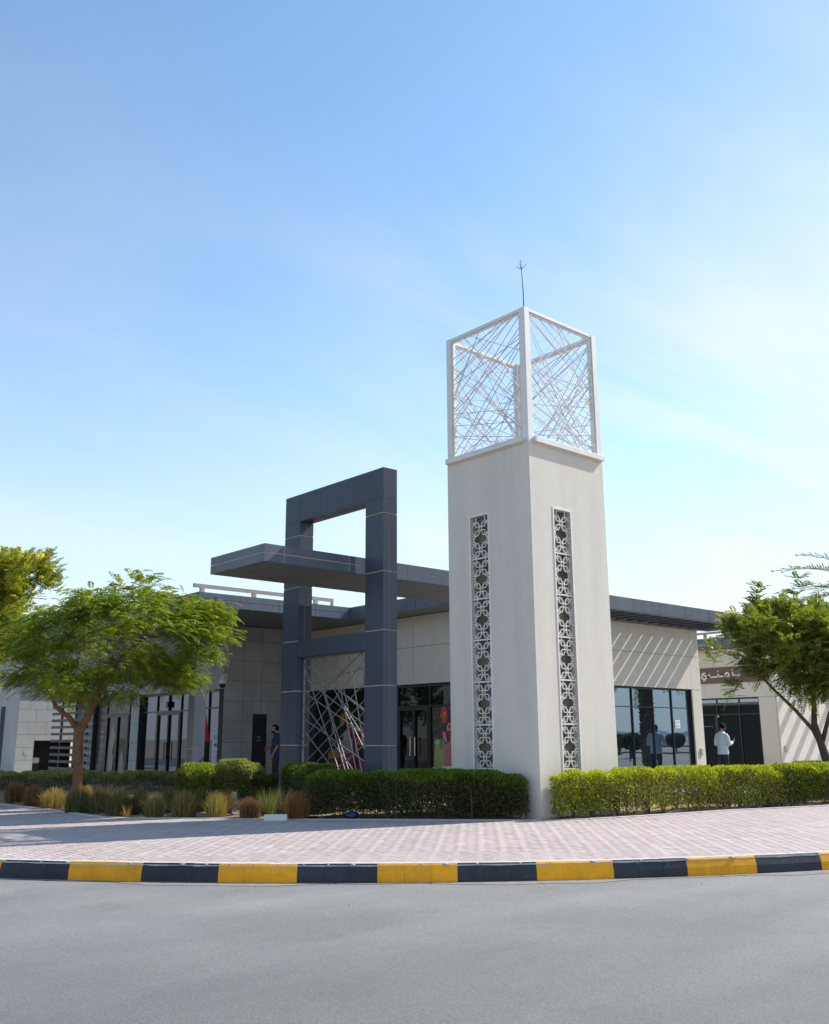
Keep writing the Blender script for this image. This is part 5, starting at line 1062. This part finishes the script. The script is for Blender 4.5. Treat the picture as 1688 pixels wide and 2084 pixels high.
# ------------------------------------------------------------------ small things in the bed and on the road
blk = tag(mk('concrete_block', MB().box(-3.62, -3.22, 3.02, 3.1, 0.19, 0.3, 0.008), M['white'], origin=(-3.42, 3.05, 0.2)), 'small white concrete block at the paving edge between brown grass clumps', 'block')
blk.location = (-3.42, 3.16, 0.2); blk.rotation_euler = (0, 0, R(-41))
bl2 = tag(mk('marker_post', MB().box(-0.06, 0.06, -0.04, 0.04, 0, 0.26, 0.015), M['edging'], origin=(0, 0, 0)), 'short grey marker post among the bushes behind the grass', 'post'); bl2.location = (-1.75, 7.35, 0.2); bl2.rotation_euler = (0, 0, R(-41))
bgm = MB(); bg_r = []
for i in range(7):
    a = math.pi*i/6; bg_r.append([(-2.28+0.13*math.sin(a)*(1+0.2*math.sin(3*k+i))*math.cos(k*math.pi/6), 2.46+0.10*math.sin(a)*(1+0.2*math.sin(2*k+2*i))*math.sin(k*math.pi/6), 0.2+0.13*(1-math.cos(a))/2+0.02*math.sin(k+i)*math.sin(a)) for k in range(12)])
tag(mk('plastic_bag', bgm.rings(bg_r), M['bluebag'], None, True, origin=(-2.28, 2.46, 0.2)), 'crumpled dark blue plastic bag under the front hedge', 'bag')
nl = 1500; q = np.stack([rng.uniform(-5.3, 11, nl*6), rng.uniform(-3, 13, nl*6)], 1); q = q[inpoly(q, offs(BORDER, 0.12)+[(18, 0.5), (3.0, 0.8), (2.3, 2.9), (-0.5, 3.4), (-0.3, 8.9), (1.0, 13.4), (-1.5, 19)])][:nl]; nl = len(q)
lit = leaves('leaf_litter', np.concatenate([q, np.full((nl, 1), 0.226)], 1), rng.normal(0, 1, (nl, 3))*np.array([1, 1, 0.12]), np.array([[0, 0, 1.0]])+rng.normal(0, 0.3, (nl, 3)), rng.uniform(0.03, 0.08, nl), rng.uniform(0.012, 0.03, nl), colvar((0.28, 0.17, 0.07), nl, 0.3, 0.1), M['grass'], None)
tag(lit, 'scattered dry brown leaf litter on the bed soil', kind='stuff')
peb = MB(); random.seed(77)
for k in range(60):
    s = random.uniform(-9, 9); d = -abs(random.gauss(0, 0.6))-0.08 if random.random() < 0.6 else -random.uniform(0.3, 8); x, y, _ = kp(s, d); r_ = random.uniform(0.003, 0.009)
    peb.rings([[(x+r_*math.sin(a)*math.cos(q)*random.uniform(.8, 1.2), y+r_*math.sin(a)*math.sin(q), 0.004+r_*0.5*(1-math.cos(a))) for q in (0, 1.05, 2.1, 3.14, 4.19, 5.24)] for a in (0.4, 1.5, 2.6)])
tag(mk('pebbles', peb, M['stonej']), 'tiny dark pebbles scattered on the asphalt', kind='stuff')

# ------------------------------------------------------------------ people
def remesh(mb, vox, name):
    me = bpy.data.meshes.new(name); me.from_pydata(mb.v, [], mb.f); o = bpy.data.objects.new(name, me); COL.objects.link(o)
    md = o.modifiers.new('r', 'REMESH'); md.mode = 'VOXEL'; md.voxel_size = vox; sm = o.modifiers.new('s', 'SMOOTH'); sm.iterations = 4; sm.factor = 0.5
    bpy.context.view_layer.update(); out = bpy.data.meshes.new_from_object(o.evaluated_get(bpy.context.evaluated_depsgraph_get())); bpy.data.objects.remove(o); bpy.data.meshes.remove(me)
    out.polygons.foreach_set('use_smooth', [True]*len(out.polygons)); return out
def ering(c, rx, ry, n=20, tilt=0.0): return [(c[0]+rx*math.cos(2*math.pi*k/n), c[1]+ry*math.sin(2*math.pi*k/n), c[2]+tilt*math.sin(2*math.pi*k/n)) for k in range(n)]
def torso(mb, prof): mb.rings([ering((cx_, cy_, z), rx, ry) for (cx_, cy_, z, rx, ry) in prof])
def hand(mb, wrist, d, palm_n, curl, s=1.0):
    """Palm and five fingers from the wrist along d; palm_n is the palm side, curl bends the fingers towards it."""
    d = Vector(d).normalized(); pn = Vector(palm_n); pn = (pn-d*pn.dot(d)).normalized(); sd = d.cross(pn); w0 = Vector(wrist)
    mb.tube([w0-d*0.02, w0+d*0.03*s, w0+d*0.085*s], [0.026*s, 0.036*s, 0.036*s], 10, True, 0.6)
    for k, ln in enumerate((0.068, 0.078, 0.073, 0.056)):
        b = w0+d*0.08*s+sd*(0.027-0.018*k)*s; p = [b]; dd = d.copy()
        for j in range(3): dd = (dd+pn*curl*0.5).normalized(); p.append(p[-1]+dd*ln*s/3*1.05)
        mb.tube(p, [0.0095*s, 0.009*s, 0.008*s, 0.006*s], 8)
    b = w0+d*0.03*s+sd*0.03*s; mb.tube([b, b+(d*0.6+sd*0.7+pn*0.3).normalized()*0.035*s, b+(d*0.9+sd*0.35+pn*0.6*curl).normalized()*0.07*s], [0.012*s, 0.0105*s, 0.008*s], 8)
def head_mesh(mb, c, tilt=0.0):
    """Head about 0.235 m tall centred at c, facing +y; tilt (radians) bows it forward."""
    pr = [(-0.118, 0.045, 0.04, 0.035), (-0.10, 0.04, 0.055, 0.05), (-0.075, 0.025, 0.064, 0.073), (-0.045, 0.012, 0.07, 0.088), (-0.01, 0.005, 0.075, 0.097), (0.03, 0.0, 0.078, 0.1), (0.065, -0.004, 0.073, 0.094), (0.095, -0.008, 0.056, 0.075), (0.112, -0.01, 0.032, 0.045)]
    rg = []
    for (z, y0, rx, ry) in pr: rg.append(ering((0, y0, z), rx, ry, 24))
    m2 = MB(); m2.rings(rg)
    m2.tube([(0, 0.085, 0.03), (0, 0.112, -0.012), (0, 0.10, -0.03)], [0.009, 0.017, 0.012], 8)          # nose
    for s in (-1, 1):
        m2.rings([ering((s*0.078, -0.012, z), 0.008, rr, 10) for z, rr in ((-0.035, 0.01), (-0.01, 0.018), (0.02, 0.02), (0.03, 0.012))])   # ears
        m2.tube([(s*0.015, 0.093, 0.028), (s*0.035, 0.09, 0.034), (s*0.058, 0.07, 0.028)], 0.010, 8)        # brows
        m2.tube([(s*0.018, 0.082, 0.008), (s*0.045, 0.076, 0.008)], 0.011, 8)                                # eyes
    m2.tube([(-0.028, 0.078, -0.06), (0, 0.09, -0.06), (0.028, 0.078, -0.06)], 0.009, 8)                      # mouth
    ct, st = math.cos(tilt), math.sin(tilt); i = len(mb.v)
    for (x, y, z) in m2.v: mb.v.append((c[0]+x, c[1]+y*ct+z*st, c[2]-y*st+z*ct))
    for f in m2.f: mb.f.append(tuple(k+i for k in f)); mb.mi.append(0); mb.c.append(None)
def shell(mb, c, tilt, test, grow_=1.09, off=(0, 0, 0)):
    n, m_ = 26, 18; vs = []; ct, st = math.cos(tilt), math.sin(tilt)
    for i in range(m_+1):
        th = math.pi*i/m_
        for k in range(n):
            ph = 2*math.pi*k/n; z = 0.005+0.116*math.cos(th); y = -0.002+0.1*math.sin(th)*math.sin(ph); x = 0.078*math.sin(th)*math.cos(ph); vs.append((x*grow_, y*grow_, z*grow_))
    fs = []
    for i in range(m_):
        for k in range(n):
            q = (i*n+k, (i+1)*n+k, (i+1)*n+(k+1) % n, i*n+(k+1) % n); cc_ = [sum(vs[j][a] for j in q)/4 for a in range(3)]
            if test(*cc_): fs.append(q)
    mb.idx([(c[0]+x+off[0], c[1]+y*ct+z*st+off[1], c[2]-y*st+z*ct+off[2]) for x, y, z in vs], fs)
def person(loc, facing, label, spec):
    """Build in local axes (x right, y forward, z up), turn to the facing direction and stand at loc."""
    t = thing('person', loc, label, 'person'); t.rotation_euler = (0, 0, math.atan2(facing[1], facing[0])-math.pi/2)
    for nm, mb, m_, vox in spec:
        if vox: me = remesh(mb, vox, nm)
        else: me = bpy.data.meshes.new(nm); me.from_pydata(mb.v, [], mb.f); me.polygons.foreach_set('use_smooth', [True]*len(me.polygons))
        me.materials.append(M[m_]); o = bpy.data.objects.new(nm, me); COL.objects.link(o); o.parent = t
        if nm in ('hair', 'beard'):
            sd = o.modifiers.new('s', 'SOLIDIFY'); sd.thickness = 0.012; sd.offset = 0
    return t
def legs(mb, hip=0.9, spread=0.1, k=1.0, foot=0.0, step=0.0):
    for s in (-1, 1):
        y = s*step; mb.tube([(s*spread*0.85, 0, hip), (s*spread, 0.01+y*0.4, 0.68), (s*spread*1.02, 0.02+y*0.7, 0.48), (s*spread, 0.0+y, 0.25), (s*spread, -0.01+y, 0.07)], [0.098*k, 0.088*k, 0.068*k, 0.06*k, 0.052*k], 14)
def shoe(mb, spread, step=0.0):
    for s in (-1, 1): mb.rings([ering((s*spread, 0.05+s*step, z), rx, ry, 16) for z, rx, ry in ((0.0, 0.045, 0.13), (0.03, 0.05, 0.135), (0.06, 0.045, 0.11), (0.1, 0.04, 0.06))])
# man in the pale shirt, looking at a phone
B = MB(); H = (0.0, 0.05, 1.615)
torso(B, [(0, 0, 0.86, 0.15, 0.11), (0, 0, 1.1, 0.14, 0.1), (0, 0, 1.3, 0.165, 0.11), (0, -0.01, 1.42, 0.16, 0.09), (0, 0.0, 1.47, 0.07, 0.065), (0, 0.02, 1.56, 0.056, 0.06)]); head_mesh(B, H, 0.45)
shR, elR, wrR = Vector((0.2, -0.01, 1.40)), Vector((0.265, 0.03, 1.10)), Vector((0.15, 0.27, 1.17)); shL, elL, wrL = Vector((-0.2, -0.01, 1.40)), Vector((-0.30, 0.0, 1.11)), Vector((-0.12, 0.2, 1.06))
for a, b, c in ((shR, elR, wrR), (shL, elL, wrL)): B.tube([a, a.lerp(b, .5), b, b.lerp(c, .5), c], [0.036, 0.046, 0.04, 0.036, 0.027], 12)
hand(B, wrR, (0.1, 0.85, 0.5), (-0.6, 0.1, 0.5), 0.9); hand(B, wrL, (0.5, 0.7, -0.3), (0.2, -0.2, 0.8), 0.9); legs(B, 0.9, 0.095, 0.8)
S_ = MB(); torso(S_, [(0, 0.0, 0.80, 0.195, 0.15), (0, 0, 0.95, 0.187, 0.142), (0, 0, 1.12, 0.185, 0.135), (0, -0.005, 1.28, 0.2, 0.14), (0, -0.015, 1.38, 0.205, 0.125), (0, -0.01, 1.44, 0.15, 0.1), (0, 0.005, 1.48, 0.08, 0.08), (0, 0.012, 1.51, 0.072, 0.074)])
for a, b, c in ((shR, elR, wrR), (shL, elL, wrL)): S_.tube([a+Vector((-0.07*math.copysign(1, a.x), 0, -0.01)), a+Vector((-0.02*math.copysign(1, a.x), 0, -0.018)), a.lerp(b, .3), a.lerp(b, .6), b, b.lerp(c, .45), b.lerp(c, .88)], [0.055, 0.072, 0.073, 0.069, 0.064, 0.056, 0.048], 14)
T_ = MB(); torso(T_, [(0, 0, 0.80, 0.17, 0.125), (0, 0, 0.95, 0.165, 0.12), (0, 0, 1.0, 0.16, 0.115)]); legs(T_, 0.86, 0.098, 1.05)
Ha = MB(); shell(Ha, H, 0.45, lambda x, y, z: z > 0.05-y*0.0 and not (y > 0.075 and z < 0.08) or (y < -0.01 and z > -0.055) or (abs(x) > 0.06 and y < 0.03 and z > -0.02 and y < 0.02))
Be = MB(); shell(Be, H, 0.45, lambda x, y, z: z < -0.035 and y > -0.01 and not (abs(x) < 0.03 and -0.062 > z > -0.055), 1.06, (0, 0.012, -0.006))
Sh = MB(); shoe(Sh, 0.1)
Ph = MB().box(-0.036, 0.036, -0.005, 0.005, -0.075, 0.075, 0.003)
fa = Vector((0.662*0.42+0.75*0.9, 0.749*0.42-0.661*0.9)); fa.normalize()
manA = person((14.3, 5.0, 0.25), fa, 'man in pale blue shirt and dark trousers looking at his phone by the right window', [('body', B, 'skin', 0.0075), ('shirt', S_, 'shirt', 0.012), ('trousers', T_, 'trous', 0.012), ('hair', Ha, 'hair', 0), ('beard', Be, 'hair', 0), ('shoes', Sh, 'shoe', 0.012)])
phm = bpy.data.meshes.new('phone'); phm.from_pydata(Ph.v, [], Ph.f); phm.materials.append(M['black']); po = bpy.data.objects.new('phone', phm); COL.objects.link(po)
rot = Matrix.Rotation(manA.rotation_euler.z, 4, 'Z'); po.matrix_world = Matrix.Translation(Vector((14.3, 5.0, 0.25)))@rot@Matrix.Translation(Vector((0.135, 0.37, 1.26)))@Matrix.Rotation(R(-35), 4, 'X'); tag(po, 'dark phone held up by the man in the pale blue shirt', 'phone')
# man in dark blue, walking past with a red cup
B = MB(); H = (0.0, 0.045, 1.625)
torso(B, [(0, 0, 0.86, 0.15, 0.115), (0, 0, 1.1, 0.14, 0.11), (0, 0, 1.3, 0.165, 0.115), (0, -0.01, 1.42, 0.155, 0.09), (0, 0.0, 1.48, 0.07, 0.065), (0, 0.018, 1.56, 0.056, 0.06)]); head_mesh(B, H, 0.12)
shL, elL, wrL = Vector((-0.2, -0.03, 1.40)), Vector((-0.235, -0.06, 1.11)), Vector((-0.22, 0.07, 0.89)); shR, elR, wrR = Vector((0.2, 0, 1.40)), Vector((0.24, 0.0, 1.11)), Vector((0.15, 0.22, 1.06))
for a, b, c in ((shR, elR, wrR), (shL, elL, wrL)): B.tube([a, a.lerp(b, .5), b, b.lerp(c, .5), c], [0.036, 0.05, 0.043, 0.039, 0.028], 12)
hand(B, wrL, (0.05, 0.25, -0.95), (0.6, 0.4, 0), 0.6); hand(B, wrR, (-0.4, 0.75, 0.1), (-0.7, -0.2, 0.1), 1.0); legs(B, 0.9, 0.095, 0.8, step=0.05)
S_ = MB(); torso(S_, [(0, 0.005, 0.84, 0.19, 0.155), (0, 0.008, 1.0, 0.185, 0.15), (0, 0.005, 1.15, 0.19, 0.145), (0, 0, 1.3, 0.205, 0.14), (0, -0.015, 1.39, 0.2, 0.12), (0, -0.01, 1.45, 0.14, 0.095), (0, 0.005, 1.49, 0.078, 0.078), (0, 0.01, 1.52, 0.07, 0.072)])
for a, b, c in ((shR, elR, wrR), (shL, elL, wrL)): S_.tube([a+Vector((-0.07*math.copysign(1, a.x), 0, -0.01)), a+Vector((-0.02*math.copysign(1, a.x), 0, -0.018)), a.lerp(b, .35), a.lerp(b, .78)], [0.055, 0.073, 0.075, 0.073], 14)
T_ = MB(); torso(T_, [(0, 0, 0.80, 0.172, 0.13), (0, 0, 0.95, 0.168, 0.125), (0, 0, 1.0, 0.16, 0.115)]); legs(T_, 0.86, 0.098, 1.08, step=0.05)
Ha = MB(); shell(Ha, H, 0.12, lambda x, y, z: (z > 0.062 and y < 0.07) or (y < -0.015 and z > -0.06))
Be = MB(); shell(Be, H, 0.12, lambda x, y, z: z < -0.03 and y > 0.0, 1.10, (0, 0.018, -0.018))
Sh = MB(); shoe(Sh, 0.1, 0.05)
fb = Vector((-0.75, 0.661)); fb.normalize()
manB = person((2.90, 12.8, 0.25), fb, 'bearded man in dark blue clothes walking left with a red cup', [('body', B, 'skin', 0.0075), ('shirt', S_, 'polo', 0.012), ('trousers', T_, 'trous', 0.012), ('hair', Ha, 'hair', 0), ('beard', Be, 'hair', 0), ('shoes', Sh, 'wshoe', 0.012)])
cu = MB().rings([ering((0, 0, z), r_, r_, 16) for z, r_ in ((0, 0.032), (0.01, 0.034), (0.1, 0.043), (0.105, 0.044), (0.106, 0.04), (0.09, 0.036))])
cm_ = bpy.data.meshes.new('cup'); cm_.from_pydata(cu.v, [], cu.f); cm_.polygons.foreach_set('use_smooth', [True]*len(cm_.polygons)); cm_.materials.append(M['redcup']); co_ = bpy.data.objects.new('cup', cm_); COL.objects.link(co_)
co_.matrix_world = Matrix.Translation(Vector((2.90, 12.8, 0.25)))@Matrix.Rotation(manB.rotation_euler.z, 4, 'Z')@Matrix.Translation(Vector((0.07, 0.32, 1.0))); tag(co_, 'red cup carried by the man in dark blue', 'cup')

# ------------------------------------------------------------------ what the windows mirror: scrub, a long low ridge and trees across the road
random.seed(31)
for k, (x, y, s_, lab) in enumerate(((50, -22, 1.1, 'round scrub tree on open ground across the road, nearest of three'), (63, -33, 1.1, 'round scrub tree on open ground across the road, middle of three'), (80, -38, 1.3, 'round scrub tree on open ground across the road, farthest of three'))):
    t = thing('scrub_tree', (x, y, 0), lab, 'tree', 'scrub trees across the road'); mk('trunk', MB().tube([(x, y, -0.05), (x+0.1, y, 0.7), (x, y+0.1, 1.4)], [0.16, 0.12, 0.06], 8), M['bark2'], t)
    n = 2600; q = unit(rng.normal(0, 1, (n, 3)))*rng.random((n, 1))**0.35*np.array([s_, s_, s_*0.6])+np.array([x, y, 1.2])
    leaves('crown', q, rng.normal(0, 1, (n, 3)), rng.normal(0, 1, (n, 3)), rng.uniform(0.2, 0.4, n), rng.uniform(0.12, 0.2, n), colvar((0.05, 0.07, 0.02), n), M['leaf'], t)
for (x, y, sd, lab) in ((-8.2, 22.5, 41, 'green street tree left of the view, nearer of two'), (-10.0, 28.0, 42, 'green street tree left of the view, farther of two')):
    pinnate_tree('street_tree', lab, (x, y, 0.2), [([(x, y, 0.1), (x, y, 1.4), (x+0.1, y, 2.6), (x, y+0.1, 3.8)], [0.13, 0.11, 0.09, 0.05])], (x, y, 4.0), (2.6, 2.4, 1.9), 60, 14, (0.1, 0.14, 0.03), (), sd, ll=0.13, lw=0.05)
fn = thing('roadside_fence', (45, -13, 0), 'long grey post and rail fence across the road', 'fence')
f0, f1 = Vector((30, -30, 0)), Vector((62, 4, 0)); nrm = (f1-f0).normalized()
for z_ in (0.5, 0.95): mk('rail', MB().tube([f0+Vector((0, 0, z_)), f1+Vector((0, 0, z_))], 0.05, 6), M['slat'], fn)
for k in range(24): q = f0.lerp(f1, k/23); mk('post', MB().tube([q+Vector((0, 0, -0.05)), q+Vector((0, 0, 1.05))], 0.05, 6), M['slat'], fn)
hb = MB(); prev = None
for k in range(0, 181):
    a = R(-120+k*0.75); r_ = 1400; h = 9+0.9*math.sin(k*0.31)+0.8*math.sin(k*0.83+1)+1.6*math.sin(k*2.1)
    q = [(r_*math.cos(a), r_*math.sin(a), -1), ((r_+40)*math.cos(a), (r_+40)*math.sin(a), max(6, h)), ((r_+160)*math.cos(a), (r_+160)*math.sin(a), -1)]
    if prev: hb.face([prev[0], q[0], q[1], prev[1]][::-1]); hb.face([prev[1], q[1], q[2], prev[2]][::-1])
    prev = q
structure('hills', hb, M['hill'])
